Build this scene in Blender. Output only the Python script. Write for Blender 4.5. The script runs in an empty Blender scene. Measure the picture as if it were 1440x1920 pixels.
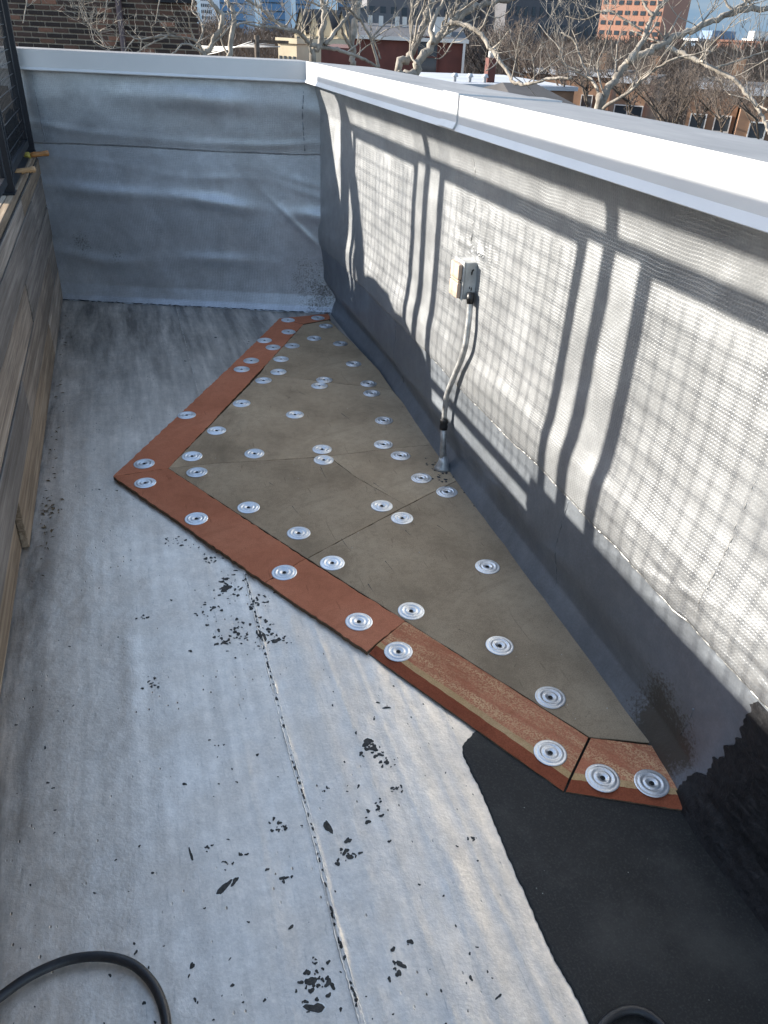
import bpy, bmesh, math, random
import numpy as np
from mathutils import Vector, Matrix

random.seed(7)
rng = np.random.default_rng(11)
scene = bpy.context.scene
COL = scene.collection

# ------------------------------------------------------------------ camera
F, CX, CY, EYE = 1442.0, 720.0, 960.0, 1.42
ROLL, PITCH, YAW = math.radians(2.634), math.radians(32.10), math.radians(18.64)
head = Vector((math.sin(YAW), math.cos(YAW), 0)); side = Vector((math.cos(YAW), -math.sin(YAW), 0)); UPZ = Vector((0, 0, 1))
fwd = head * math.cos(PITCH) - UPZ * math.sin(PITCH)
upv = head * math.sin(PITCH) + UPZ * math.cos(PITCH)
camx = side * math.cos(ROLL) + upv * math.sin(ROLL)
camy = -side * math.sin(ROLL) + upv * math.cos(ROLL)
cam_d = bpy.data.cameras.new('camera')
cam = bpy.data.objects.new('camera', cam_d); COL.objects.link(cam)
cam_d.sensor_fit = 'VERTICAL'; cam_d.sensor_height = 24.0; cam_d.lens = 24.0 * F / 1920.0
cam_d.clip_start = 0.02; cam_d.clip_end = 6000
m = Matrix.Identity(4)
for i in range(3):
    m[i][0] = camx[i]; m[i][1] = camy[i]; m[i][2] = -fwd[i]
m.translation = Vector((0, 0, EYE))
cam.matrix_world = m
scene.camera = cam
O = Vector((0, 0, EYE))

def ray(px, py):
    return (fwd * F + camx * (px - CX) - camy * (py - CY)).normalized()

def on_floor(px, py, z=0.0):
    d = ray(px, py); return O + d * ((z - EYE) / d.z)

def on_x(px, py, X):
    d = ray(px, py); return O + d * (X / d.x)

def on_y(px, py, Y):
    d = ray(px, py); return O + d * (Y / d.y)

def far_at(px, py, D):
    d = ray(px, py); return O + d * (D / d.dot(head))

# ------------------------------------------------------------------ sun, sky, exposure
LIGHT = Vector((1.0, -0.58, -0.40)).normalized()
SUN_EL = math.asin(-LIGHT.z)
sd = bpy.data.lights.new('sun', 'SUN'); sd.energy = 4.0; sd.angle = math.radians(0.53); sd.color = (1.0, 0.93, 0.82)
sun = bpy.data.objects.new('sun', sd); COL.objects.link(sun)
sun.rotation_euler = LIGHT.to_track_quat('-Z', 'Y').to_euler()
world = bpy.data.worlds.new('World'); scene.world = world; world.use_nodes = True
wn = world.node_tree.nodes; wl = world.node_tree.links
sky = wn.new('ShaderNodeTexSky'); sky.sky_type = 'NISHITA'; sky.sun_disc = False
sky.sun_elevation = SUN_EL; sky.sun_rotation = math.atan2(-LIGHT.x, -LIGHT.y)
sky.air_density = 1.0; sky.dust_density = 0.45; sky.ozone_density = 1.3; sky.altitude = 200
bgn = wn['Background']; bgn.inputs['Strength'].default_value = 0.135
tint = wn.new('ShaderNodeMix'); tint.data_type = 'RGBA'; tint.blend_type = 'MULTIPLY'; tint.inputs[0].default_value = 1.0; tint.inputs[7].default_value = (1.13, 1.0, 0.90, 1)
wl.new(sky.outputs[0], tint.inputs[6])
geo = wn.new('ShaderNodeTexCoord'); sepw = wn.new('ShaderNodeSeparateXYZ'); wl.new(geo.outputs['Generated'], sepw.inputs[0])
hz = wn.new('ShaderNodeMapRange'); hz.interpolation_type = 'SMOOTHSTEP'; hz.inputs['From Min'].default_value = 0.17; hz.inputs['From Max'].default_value = 0.05
wl.new(sepw.outputs['Z'], hz.inputs['Value'])
cloud = wn.new('ShaderNodeTexNoise'); cloud.inputs['Scale'].default_value = 5.0; cloud.inputs['Detail'].default_value = 6; cmap = wn.new('ShaderNodeMapping'); cmap.inputs['Scale'].default_value = (1, 1, 9)
wl.new(geo.outputs['Generated'], cmap.inputs[0]); wl.new(cmap.outputs[0], cloud.inputs['Vector'])
crm = wn.new('ShaderNodeValToRGB'); crm.color_ramp.elements[0].position = 0.42; crm.color_ramp.elements[0].color = (0.46, 0.74, 1.06, 1); crm.color_ramp.elements[1].position = 0.66; crm.color_ramp.elements[1].color = (0.70, 0.92, 1.14, 1)
wl.new(cloud.outputs['Fac'], crm.inputs[0])
hmix = wn.new('ShaderNodeMix'); hmix.data_type = 'RGBA'; wl.new(hz.outputs[0], hmix.inputs[0]); wl.new(tint.outputs[2], hmix.inputs[6]); wl.new(crm.outputs[0], hmix.inputs[7])
wl.new(hmix.outputs[2], bgn.inputs['Color'])
scene.view_settings.view_transform = 'Standard'; scene.view_settings.look = 'None'
scene.view_settings.exposure = 2.0; scene.view_settings.gamma = 1.0; scene.view_settings.use_curve_mapping = False

# ------------------------------------------------------------------ helpers
def tag(o, label=None, cat=None, group=None, kind=None):
    if label: o['label'] = label
    if cat: o['category'] = cat
    if group: o['group'] = group
    if kind: o['kind'] = kind
    return o

def empty(name, loc=(0, 0, 0), **k):
    o = bpy.data.objects.new(name, None); COL.objects.link(o); o.location = loc
    o.empty_display_size = 0.1
    return tag(o, **k)

def link_obj(name, me, parent=None, loc=None):
    o = bpy.data.objects.new(name, me); COL.objects.link(o)
    if parent:
        o.parent = parent
        o.matrix_parent_inverse = Matrix.Identity(4)
    if loc is not None: o.location = loc
    return o

def make_mesh(name, verts, faces, mats, smooth=False, mat_idx=None):
    me = bpy.data.meshes.new(name)
    me.from_pydata([tuple(v) for v in verts], [], [tuple(f) for f in faces])
    if not isinstance(mats, (list, tuple)): mats = [mats]
    for mm in mats: me.materials.append(mm)
    if mat_idx is not None: me.polygons.foreach_set('material_index', list(mat_idx))
    if smooth: me.polygons.foreach_set('use_smooth', [True] * len(me.polygons))
    me.update()
    return me

class MB:
    def __init__(s): s.v = []; s.f = []; s.mi = []; s.cur = 0
    def add(s, vs, fs):
        n = len(s.v); s.v += [tuple(v) for v in vs]
        for f in fs: s.f.append(tuple(i + n for i in f)); s.mi.append(s.cur)
    def frame_box(s, o, a, b, c):
        """box with corner o and edge vectors a, b, c"""
        o, a, b, c = Vector(o), Vector(a), Vector(b), Vector(c)
        vs = [o, o + a, o + a + b, o + b, o + c, o + a + c, o + a + b + c, o + b + c]
        s.add(vs, [(0, 3, 2, 1), (4, 5, 6, 7), (0, 1, 5, 4), (1, 2, 6, 5), (2, 3, 7, 6), (3, 0, 4, 7)])
    def box(s, x0, x1, y0, y1, z0, z1):
        s.frame_box((x0, y0, z0), (x1 - x0, 0, 0), (0, y1 - y0, 0), (0, 0, z1 - z0))
    def tube(s, pts, radii, n=8, caps=True):
        pts = [Vector(p) for p in pts]
        if not hasattr(radii, '__len__'): radii = [radii] * len(pts)
        t0 = (pts[1] - pts[0]).normalized()
        ref = Vector((0, 0, 1)) if abs(t0.z) < 0.9 else Vector((1, 0, 0))
        nrm = t0.cross(ref).normalized()
        rings = []; base = len(s.v); vs = []
        for i, p in enumerate(pts):
            a = pts[max(i - 1, 0)]; b = pts[min(i + 1, len(pts) - 1)]
            t = (b - a)
            t = t.normalized() if t.length > 1e-9 else t0
            nrm = (nrm - t * nrm.dot(t)); nrm = nrm.normalized() if nrm.length > 1e-6 else t.orthogonal().normalized()
            bn = t.cross(nrm)
            for k in range(n):
                an = 2 * math.pi * k / n
                vs.append(p + (nrm * math.cos(an) + bn * math.sin(an)) * radii[i])
        fs = []
        for i in range(len(pts) - 1):
            for k in range(n):
                k2 = (k + 1) % n
                fs.append((i * n + k, i * n + k2, (i + 1) * n + k2, (i + 1) * n + k))
        if caps:
            fs.append(tuple(range(n - 1, -1, -1))); e = (len(pts) - 1) * n
            fs.append(tuple(range(e, e + n)))
        s.add(vs, fs)
    def mesh(s, name, mats, smooth=False):
        return make_mesh(name, s.v, s.f, mats, smooth, s.mi if isinstance(mats, (list, tuple)) and len(mats) > 1 else None)
    def build(s, name, mats, parent=None, smooth=False, **k):
        return tag(link_obj(name, s.mesh(name, mats, smooth), parent), **k)

def bevel(o, w, seg=2):
    md = o.modifiers.new('bevel', 'BEVEL'); md.width = w; md.segments = seg; md.limit_method = 'ANGLE'
    return o

_LAT = {}
def vnoise(x, y, seed=0):
    """smooth value noise, numpy, range -1..1"""
    if seed not in _LAT: _LAT[seed] = np.random.default_rng(seed).uniform(-1, 1, (256, 256))
    r = _LAT[seed]
    xi = np.floor(x).astype(int); yi = np.floor(y).astype(int)
    fx = x - xi; fy = y - yi
    fx = fx * fx * (3 - 2 * fx); fy = fy * fy * (3 - 2 * fy)
    a = r[xi % 256, yi % 256]; b = r[(xi + 1) % 256, yi % 256]; c = r[xi % 256, (yi + 1) % 256]; d = r[(xi + 1) % 256, (yi + 1) % 256]
    return (a * (1 - fx) + b * fx) * (1 - fy) + (c * (1 - fx) + d * fx) * fy

def grid_mesh(name, P, mats, smooth=True):
    """P: array (n, m, 3)"""
    n, mm = P.shape[:2]
    idx = np.arange(n * mm).reshape(n, mm)
    q = np.stack([idx[:-1, :-1], idx[1:, :-1], idx[1:, 1:], idx[:-1, 1:]], -1).reshape(-1, 4)
    me = bpy.data.meshes.new(name)
    me.vertices.add(n * mm); me.vertices.foreach_set('co', P.reshape(-1).astype(np.float32))
    me.loops.add(q.size); me.loops.foreach_set('vertex_index', q.reshape(-1).astype(np.int32))
    me.polygons.add(len(q)); me.polygons.foreach_set('loop_start', np.arange(0, q.size, 4).astype(np.int32))
    me.polygons.foreach_set('use_smooth', [smooth] * len(q))
    for mt in (mats if isinstance(mats, (list, tuple)) else [mats]): me.materials.append(mt)
    me.update(); me.validate()
    return me

def catmull(pts, k=5):
    pts = [Vector(p) for p in pts]
    if len(pts) < 3: return [pts[0].lerp(pts[-1], i / k) for i in range(k + 1)]
    out = []
    for i in range(len(pts) - 1):
        p0 = pts[max(i - 1, 0)]; p1 = pts[i]; p2 = pts[i + 1]; p3 = pts[min(i + 2, len(pts) - 1)]
        for j in range(k):
            t = j / k
            out.append(0.5 * ((2 * p1) + (p2 - p0) * t + (2 * p0 - 5 * p1 + 4 * p2 - p3) * t * t + (3 * p1 - p0 - 3 * p2 + p3) * t ** 3))
    out.append(pts[-1]); return out

# ------------------------------------------------------------------ materials
class NG:
    def __init__(s, name):
        s.m = bpy.data.materials.new(name); s.m.use_nodes = True
        s.t = s.m.node_tree; s.n = s.t.nodes; s.l = s.t.links
        s.b = s.n['Principled BSDF']
        s.co = s.n.new('ShaderNodeTexCoord').outputs['Object']
    def link(s, a, b): s.l.new(a, b)
    def mapping(s, scale=(1, 1, 1), loc=(0, 0, 0), rot=(0, 0, 0), src=None):
        n = s.n.new('ShaderNodeMapping'); n.inputs['Scale'].default_value = scale; n.inputs['Location'].default_value = loc; n.inputs['Rotation'].default_value = rot
        s.link(src or s.co, n.inputs['Vector']); return n.outputs[0]
    def noise(s, scale, detail=4, rough=0.55, vec=None, dist=0.0):
        n = s.n.new('ShaderNodeTexNoise'); n.inputs['Scale'].default_value = scale; n.inputs['Detail'].default_value = detail
        n.inputs['Roughness'].default_value = rough; n.inputs['Distortion'].default_value = dist
        s.link(vec or s.co, n.inputs['Vector']); return n.outputs['Fac']
    def voronoi(s, scale, vec=None, feature='F1'):
        n = s.n.new('ShaderNodeTexVoronoi'); n.inputs['Scale'].default_value = scale; n.feature = feature
        s.link(vec or s.co, n.inputs['Vector']); return n.outputs['Distance']
    def ramp(s, fac, stops):
        n = s.n.new('ShaderNodeValToRGB'); e = n.color_ramp.elements
        while len(e) < len(stops): e.new(0.5)
        for i, (p, c) in enumerate(stops):
            e[i].position = p; e[i].color = (c[0], c[1], c[2], 1) if hasattr(c, '__len__') else (c, c, c, 1)
        s.link(fac, n.inputs[0]); return n.outputs[0]
    def mix(s, fac, a, b, mode='MIX'):
        n = s.n.new('ShaderNodeMix'); n.data_type = 'RGBA'; n.blend_type = mode
        for sock, v in ((n.inputs[0], fac), (n.inputs[6], a), (n.inputs[7], b)):
            if hasattr(v, 'links') or isinstance(v, bpy.types.NodeSocket): s.link(v, sock)
            elif hasattr(v, '__len__'): sock.default_value = (v[0], v[1], v[2], 1)
            else: sock.default_value = v if sock is n.inputs[0] else (v, v, v, 1)
        return n.outputs[2]
    def math(s, op, a, b=0.0, c=None):
        n = s.n.new('ShaderNodeMath'); n.operation = op
        for i, v in enumerate((a, b, c)):
            if v is None: continue
            if isinstance(v, bpy.types.NodeSocket): s.link(v, n.inputs[i])
            else: n.inputs[i].default_value = v
        return n.outputs[0]
    def sep(s, src=None):
        n = s.n.new('ShaderNodeSeparateXYZ'); s.link(src or s.co, n.inputs[0]); return n.outputs
    def bump(s, height, strength=0.3, dist=0.002, normal=None):
        n = s.n.new('ShaderNodeBump'); n.inputs['Strength'].default_value = strength; n.inputs['Distance'].default_value = dist
        s.link(height, n.inputs['Height'])
        if normal is not None: s.link(normal, n.inputs['Normal'])
        return n.outputs[0]
    def rnd(s):
        return s.n.new('ShaderNodeObjectInfo').outputs['Random']
    def out(s, color=None, rough=0.6, metal=0.0, normal=None, spec=None):
        for key, v in (('Base Color', color), ('Roughness', rough), ('Metallic', metal)):
            if v is None: continue
            k = s.b.inputs[key]
            if isinstance(v, bpy.types.NodeSocket): s.link(v, k)
            elif hasattr(v, '__len__'): k.default_value = (v[0], v[1], v[2], 1)
            else: k.default_value = v
        if normal is not None: s.link(normal, s.b.inputs['Normal'])
        if spec is not None: s.b.inputs['Specular IOR Level'].default_value = spec
        return s.m

def simple(name, col, rough=0.6, metal=0.0, var=0.25, scale=8.0, bump=0.15, bscale=60.0, spec=None, rnd=0.0):
    g = NG(name)
    f = g.noise(scale, 5)
    lo = tuple(c * (1 - var) for c in col); hi = tuple(min(c * (1 + var), 1) for c in col)
    c = g.ramp(f, [(0.3, lo), (0.7, hi)])
    if rnd:
        v = g.math('MULTIPLY_ADD', g.rnd(), rnd * 2, 1 - rnd)
        hs = g.n.new('ShaderNodeHueSaturation'); g.link(v, hs.inputs['Value']); g.link(c, hs.inputs['Color']); c = hs.outputs[0]
    nb = g.bump(g.noise(bscale, 4), bump, 0.003)
    return g.out(c, rough, metal, nb, spec)

def silver(name, weave=False, floor=False, dirt=None, base=(0.60, 0.60, 0.59)):
    g = NG(name)
    # brushed-on aluminium coating: streaks along the lay, blotches, worn specks
    streak = g.noise(1.0, 6, 0.6, g.mapping((34, 1.1, 28) if floor else (5, 5, 2.2)))
    blot = g.noise(3.2, 6, 0.6)
    fine = g.noise(170, 4, 0.6)
    d = tuple(c * 0.66 for c in base); l = tuple(min(1, c * 1.22) for c in base)
    c = g.ramp(blot, [(0.28, tuple(q * (0.84 if floor else 0.66) for q in base)), (0.52, base), (0.75, l)])
    c = g.mix(g.ramp(streak, [(0.35, 0.0), (0.68, 0.85)]), c, tuple(x * 0.7 for x in base))
    c = g.mix(g.ramp(fine, [(0.3, 0.0), (0.75, 0.55)]), c, l)
    c = g.mix(g.ramp(g.noise(24, 6, 0.7), [(0.40, 0.32), (0.60, 0.0)]), c, tuple(q * 0.62 for q in base))
    h = g.math('MULTIPLY', fine, 0.6)
    if floor:
        # small scuffs and pin holes down to the black sheet
        sp = g.voronoi(55, g.mapping((1, 0.55, 1)))
        gate = g.noise(5.5, 3, 0.5, g.mapping((1, 1, 1), (3, 7, 0)))
        hole = g.math('MULTIPLY', g.ramp(sp, [(0.07, 1.0), (0.12, 0.0)]), g.ramp(gate, [(0.5, 0.0), (0.62, 1.0)]))
        c = g.mix(hole, c, (0.05, 0.05, 0.05))
        scr = g.noise(1.0, 3, 0.5, g.mapping((130, 16, 40), (0, 0, 0), (0, 0, 0.5)), 0.6)
        c = g.mix(g.ramp(scr, [(0.64, 0.0), (0.76, 0.4)]), c, (0.24, 0.23, 0.22))
        # grime swept to the foot of the two walls and down the lane
        x, y, z = g.sep()
        gr = g.noise(4.5, 7, 0.68, g.mapping((2.6, 0.35, 1)))
        far = g.ramp(g.math('MULTIPLY_ADD', y, 0.2, 0.0), [(0.42, 0.0), (0.78, 0.75), (0.93, 1.0)])
        lef = g.ramp(g.math('MULTIPLY_ADD', x, -1.0, 0.0), [(0.30, 0.0), (0.41, 1.0)])
        mask = g.math('MAXIMUM', far, lef)
        dm = g.math('MULTIPLY', g.ramp(gr, [(0.34, 0.0), (0.62, 0.85)]), mask)
        c = g.mix(dm, c, (0.10, 0.092, 0.083))
        hh = g.math('SUBTRACT', h, g.math('MULTIPLY', hole, 2.0))
        nb = g.bump(g.math('ADD', hh, g.math('MULTIPLY', g.noise(45, 5), 1.4)), 0.55, 0.0016)
    elif weave:
        x, y, z = g.sep()
        def cell(v, s_): return g.math('ABSOLUTE', g.math('SUBTRACT', g.math('FRACT', g.math('MULTIPLY', v, s_)), 0.5))
        wob = g.math('MULTIPLY', g.noise(6, 2), 0.02)
        a = cell(g.math('ADD', y if weave == 'y' else x, wob), 118.0); b = cell(g.math('ADD', z, wob), 122.0)
        w = g.math('MULTIPLY', g.ramp(a, [(0.18, 1.0), (0.34, 0.0)]), g.ramp(b, [(0.2, 1.0), (0.36, 0.0)]))
        fade = g.ramp(g.noise(4.2, 4), [(0.35, 0.25), (0.62, 1.0)])
        w = g.math('MULTIPLY', w, fade)
        c = g.mix(g.math('MULTIPLY', w, 0.2), c, tuple(q * 0.5 for q in base))
        nb = g.bump(g.math('SUBTRACT', g.math('ADD', h, g.math('MULTIPLY', g.noise(40, 4), 1.2)), g.math('MULTIPLY', w, 1.0)), 0.4, 0.0013)
    else:
        nb = g.bump(g.math('ADD', h, g.math('MULTIPLY', g.noise(42, 5), 1.4)), 0.5, 0.0016)
    if dirt:
        for (px_, py_, pz_, r, den) in dirt:
            vm = g.n.new('ShaderNodeVectorMath'); vm.operation = 'DISTANCE'; vm.inputs[1].default_value = (px_, py_, pz_)
            g.link(g.co, vm.inputs[0])
            dist = g.math('ADD', g.math('DIVIDE', vm.outputs['Value'], r), g.math('MULTIPLY', g.math('SUBTRACT', g.noise(9, 4), 0.5), 1.1))
            msk = g.ramp(dist, [(0.15, 1.0), (1.0, 0.0)])
            spk = g.noise(120, 3, 0.7)
            tot = g.math('ADD', g.math('MULTIPLY', msk, den), g.math('MULTIPLY', g.math('SUBTRACT', spk, 0.5), 1.6))
            c = g.mix(g.math('MULTIPLY', g.ramp(tot, [(0.34, 0.0), (0.72, 1.0)]), g.ramp(msk, [(0.02, 0.0), (0.2, 0.85)])), c, (0.085, 0.075, 0.058))
    return g.out(c, g.ramp(g.noise(7, 4), [(0.35, 0.34), (0.65, 0.48)]), 0.62, nb, 0.4)

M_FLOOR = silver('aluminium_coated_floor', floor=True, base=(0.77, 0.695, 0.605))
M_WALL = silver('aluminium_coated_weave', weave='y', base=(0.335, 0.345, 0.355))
M_BASE = silver('aluminium_coated_base', base=(0.235, 0.258, 0.288), dirt=[(-0.02, -1.02, 0.06, 0.17, 1.0), (0.0, -0.1, 0.2, 0.12, 0.25)])
M_BACK = silver('aluminium_coated_back', weave='x', base=(0.53, 0.565, 0.61), dirt=[(0.72, -0.29, 0.12, 0.26, 0.6), (-0.58, 0.15, 0.33, 0.12, 0.42), (-0.38, 0.10, 0.27, 0.10, 0.38)])
M_BEAD = silver('aluminium_paint_bead', base=(0.36, 0.36, 0.355))

def coping_mat():
    g = NG('white_coping_metal')
    a = g.noise(2.2, 5, 0.6); b = g.noise(1.0, 4, 0.6, g.mapping((1.5, 9, 9)))
    c = g.ramp(a, [(0.3, (0.48, 0.48, 0.48)), (0.7, (0.56, 0.56, 0.555))])
    c = g.mix(g.ramp(b, [(0.55, 0.0), (0.8, 0.35)]), c, (0.45, 0.45, 0.45))
    return g.out(c, 0.38, 0.0, g.bump(g.noise(3.0, 2), 0.1, 0.004), 0.5)
M_COPING = coping_mat()

def coping_top_mat():
    g = NG('weathered_coping_top')
    a = g.noise(3.0, 6, 0.65, g.mapping((2.5, 0.8, 1)))
    c = g.ramp(a, [(0.3, (0.15, 0.145, 0.143)), (0.5, (0.20, 0.192, 0.188)), (0.7, (0.25, 0.24, 0.23))])
    s_ = g.noise(9, 5, 0.7)
    c = g.mix(g.ramp(s_, [(0.6, 0.0), (0.75, 0.4)]), c, (0.25, 0.24, 0.23))
    return g.out(c, 0.6, 0.0, g.bump(g.noise(5, 3), 0.1, 0.004), 0.3)
M_COPTOP = coping_top_mat()

def black_mat():
    g = NG('black_bitumen_sheet')
    a = g.noise(2.6, 6, 0.65); f = g.noise(230, 3, 0.6)
    c = g.ramp(a, [(0.32, (0.013, 0.013, 0.0125)), (0.52, (0.022, 0.0215, 0.0205)), (0.68, (0.05, 0.048, 0.043))])
    c = g.mix(g.ramp(f, [(0.5, 0.0), (0.75, 0.6)]), c, (0.066, 0.064, 0.059))
    sp = g.voronoi(38); gt = g.noise(9, 2)
    c = g.mix(g.math('MULTIPLY', g.ramp(sp, [(0.03, 1.0), (0.06, 0.0)]), g.ramp(gt, [(0.55, 0.0), (0.6, 0.8)])), c, (0.3, 0.3, 0.28))
    return g.out(c, 0.62, 0.0, g.bump(g.math('ADD', f, g.math('MULTIPLY', g.noise(30, 4), 2.0)), 0.5, 0.0014), 0.3)
M_BLACK = black_mat()

def charred_mat():
    g = NG('charred_bitumen')
    a = g.noise(60, 6, 0.7)
    c = g.ramp(a, [(0.4, (0.006, 0.006, 0.007)), (0.7, (0.02, 0.02, 0.022)), (0.85, (0.06, 0.06, 0.055))])
    return g.out(c, 0.5, 0.0, g.bump(g.noise(48, 6, 0.7), 0.9, 0.004), 0.4)
M_CHAR = charred_mat()

def wood_mat(name, lo, mid, hi, seedscale=1.0, axis='y'):
    g = NG(name)
    r = g.rnd()
    vm = g.n.new('ShaderNodeVectorMath'); vm.operation = 'ADD'
    cb = g.n.new('ShaderNodeCombineXYZ')
    for i in range(3): g.link(g.math('MULTIPLY', r, (17.0, 31.0, 11.0)[i]), cb.inputs[i])
    g.link(g.co, vm.inputs[0]); g.link(cb.outputs[0], vm.inputs[1])
    sc = (42, 1.3, 42) if axis == 'y' else (1.3, 42, 42)
    gr = g.noise(1.0, 7, 0.65, g.mapping(sc, src=vm.outputs[0]), 0.7)
    fine = g.noise(1.0, 4, 0.6, g.mapping(tuple(q * 4 for q in sc), src=vm.outputs[0]))
    blot = g.noise(1.0, 4, 0.55, g.mapping((5, 1.6, 5), src=vm.outputs[0]))
    c = g.ramp(gr, [(0.28, lo), (0.5, mid), (0.72, hi)])
    c = g.mix(g.ramp(blot, [(0.38, 0.0), (0.66, 0.7)]), c, tuple(q * 0.45 for q in mid))
    c = g.mix(g.ramp(fine, [(0.52, 0.0), (0.72, 0.35)]), c, hi)
    v = g.math('MULTIPLY_ADD', r, 0.55, 0.72)
    hs = g.n.new('ShaderNodeHueSaturation'); g.link(v, hs.inputs['Value']); g.link(c, hs.inputs['Color'])
    g.link(g.math('MULTIPLY_ADD', g.math('FRACT', g.math('MULTIPLY', r, 7.3)), 0.7, 0.55), hs.inputs['Saturation'])
    return g.out(hs.outputs[0], 0.8, 0.0, g.bump(g.math('ADD', gr, fine), 0.45, 0.0015), 0.25)
M_PLANK = wood_mat('weathered_grey_wood', (0.10, 0.072, 0.048), (0.275, 0.21, 0.15), (0.48, 0.395, 0.30))
M_DECK = wood_mat('weathered_deck_wood', (0.24, 0.18, 0.12), (0.42, 0.34, 0.25), (0.55, 0.47, 0.36))

def board_mat(name, cols, worn=None, wornmask=(0.55, 0.72), fibres=300):
    g = NG(name)
    a = g.noise(3.2, 6, 0.6); f = g.noise(fibres, 4, 0.65)
    c = g.ramp(a, [(0.3, cols[0]), (0.5, cols[1]), (0.72, cols[2])])
    c = g.mix(g.ramp(f, [(0.35, 0.45), (0.6, 0.0)]), c, tuple(q * 0.55 for q in cols[0]))
    scr = g.noise(1.0, 2, 0.5, g.mapping((60, 7, 20), (1, 2, 3), (0, 0, 0.9)), 0.8)
    c = g.mix(g.ramp(scr, [(0.68, 0.0), (0.73, 0.4)]), c, tuple(q * 0.45 for q in cols[0]))
    pit = g.voronoi(70); pg = g.noise(8, 3)
    c = g.mix(g.math('MULTIPLY', g.ramp(pit, [(0.05, 1.0), (0.11, 0.0)]), g.ramp(pg, [(0.5, 0.0), (0.6, 0.8)])), c, tuple(q * 0.3 for q in cols[0]))
    sm = g.noise(2.1, 7, 0.72, g.mapping((1, 1, 1), (5, 3, 1)), 0.8)
    c = g.mix(g.ramp(sm, [(0.54, 0.0), (0.7, 0.5)]), c, tuple(q * 0.55 for q in cols[0]))
    mid = g.noise(45, 4, 0.7)
    c = g.mix(g.ramp(mid, [(0.3, 0.4), (0.55, 0.0)]), c, tuple(q * 0.8 for q in cols[0]))
    if worn:
        wz = g.noise(230, 4, 0.75); wb = g.noise(1.0, 5, 0.62, g.mapping((3.2, 26, 1), (0, 0, 0), (0, 0, 0), src=g.mapping((1, 1, 1), (0, 0, 0), (0, 0, 0.985))))
        c = g.mix(g.math('MULTIPLY', g.ramp(wz, [(0.46, 0.0), (0.53, 1.0)]), g.ramp(wb, [(wornmask[0], 0.0), (wornmask[1], 0.9)])), c, worn)
    v = g.math('MULTIPLY_ADD', g.rnd(), 0.24, 0.88)
    hs = g.n.new('ShaderNodeHueSaturation'); g.link(v, hs.inputs['Value']); g.link(c, hs.inputs['Color'])
    return g.out(hs.outputs[0], 0.9, 0.0, g.bump(g.math('ADD', f, g.noise(60, 3)), 0.4, 0.001), 0.15)
M_TAN = board_mat('tan_cover_board', ((0.27, 0.205, 0.136), (0.42, 0.32, 0.213), (0.51, 0.40, 0.272)))
M_RED = board_mat('red_fibre_strip', ((0.40, 0.146, 0.078), (0.52, 0.192, 0.106), (0.60, 0.245, 0.14)), worn=(0.5, 0.30, 0.16), wornmask=(0.74, 0.9))
M_REDWORN = board_mat('worn_red_fibre_strip', ((0.40, 0.146, 0.078), (0.52, 0.192, 0.106), (0.60, 0.245, 0.14)), worn=(0.70, 0.46, 0.25), wornmask=(0.40, 0.62))
M_REDEDGE = board_mat('dark_red_bevel', ((0.23, 0.06, 0.03), (0.30, 0.085, 0.042), (0.36, 0.11, 0.055)), worn=(0.42, 0.24, 0.12), wornmask=(0.62, 0.85))
M_OCHRE = board_mat('rubbed_ochre_edge', ((0.46, 0.29, 0.13), (0.58, 0.38, 0.19), (0.62, 0.43, 0.24)), worn=(0.34, 0.11, 0.06), wornmask=(0.5, 0.8))

def galv():
    g = NG('galvanised_steel')
    sp = g.voronoi(300); n = g.noise(25, 4)
    c = g.ramp(sp, [(0.1, (0.66, 0.68, 0.70)), (0.6, (0.80, 0.81, 0.82))])
    rv = g.math('MULTIPLY_ADD', g.rnd(), 0.25, 0.8)
    hs = g.n.new('ShaderNodeHueSaturation'); g.link(rv, hs.inputs['Value']); g.link(c, hs.inputs['Color']); c = hs.outputs[0]
    sc = g.noise(1.0, 3, 0.6, g.mapping((900, 60, 60))); c = g.mix(g.ramp(sc, [(0.6, 0.0), (0.75, 0.5)]), c, (0.35, 0.35, 0.35))
    rg = g.ramp(n, [(0.3, 0.26), (0.7, 0.5)])
    return g.out(c, rg, 0.85, g.bump(g.noise(60, 3), 0.12, 0.001))
M_GALV = galv()
M_SCREW = simple('dark_screw', (0.012, 0.012, 0.012), 0.6, 0.0, 0.3, 40)
M_PIPE = simple('conduit_steel', (0.46, 0.46, 0.45), 0.4, 0.6, 0.35, 30, 0.3, 120)
M_BOXGREY = simple('painted_grey_box', (0.40, 0.40, 0.385), 0.6, 0.1, 0.35, 22, 0.4, 90)
M_BEIGE = simple('beige_plastic_cover', (0.42, 0.31, 0.235), 0.5, 0.0, 0.15, 14, 0.1, 90)
M_TAR_SHADE = simple('black_tar_and_gap_shade', (0.012, 0.012, 0.012), 0.35, 0.0, 0.4, 40, 0.6, 60)  # tar, and the painted shade strips between the planks
M_RUBBER = simple('black_rubber', (0.018, 0.018, 0.02), 0.42, 0.0, 0.35, 30, 0.25, 160)
M_IRON = simple('black_painted_steel', (0.008, 0.009, 0.012), 0.5, 0.0, 0.3, 12, 0.1, 90, spec=0.25)
M_TARP = simple('black_tarpaulin', (0.008, 0.0085, 0.01), 0.6, 0.0, 0.3, 6, 0.4, 20)
M_HANDLE = simple('varnished_wood_handle', (0.34, 0.15, 0.045), 0.4, 0.0, 0.35, 30, 0.2, 90)
M_HANDLE2 = simple('bare_wood_handle', (0.42, 0.25, 0.12), 0.6, 0.0, 0.3, 30, 0.2, 90)
M_YELLOW = simple('stained_yellow_collar', (0.30, 0.24, 0.04), 0.6, 0.0, 0.55, 60, 0.4, 90)
M_CHIP = simple('bare_bitumen_chip', (0.035, 0.034, 0.031), 0.7, 0.0, 0.6, 90, 0.5, 160)
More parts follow.
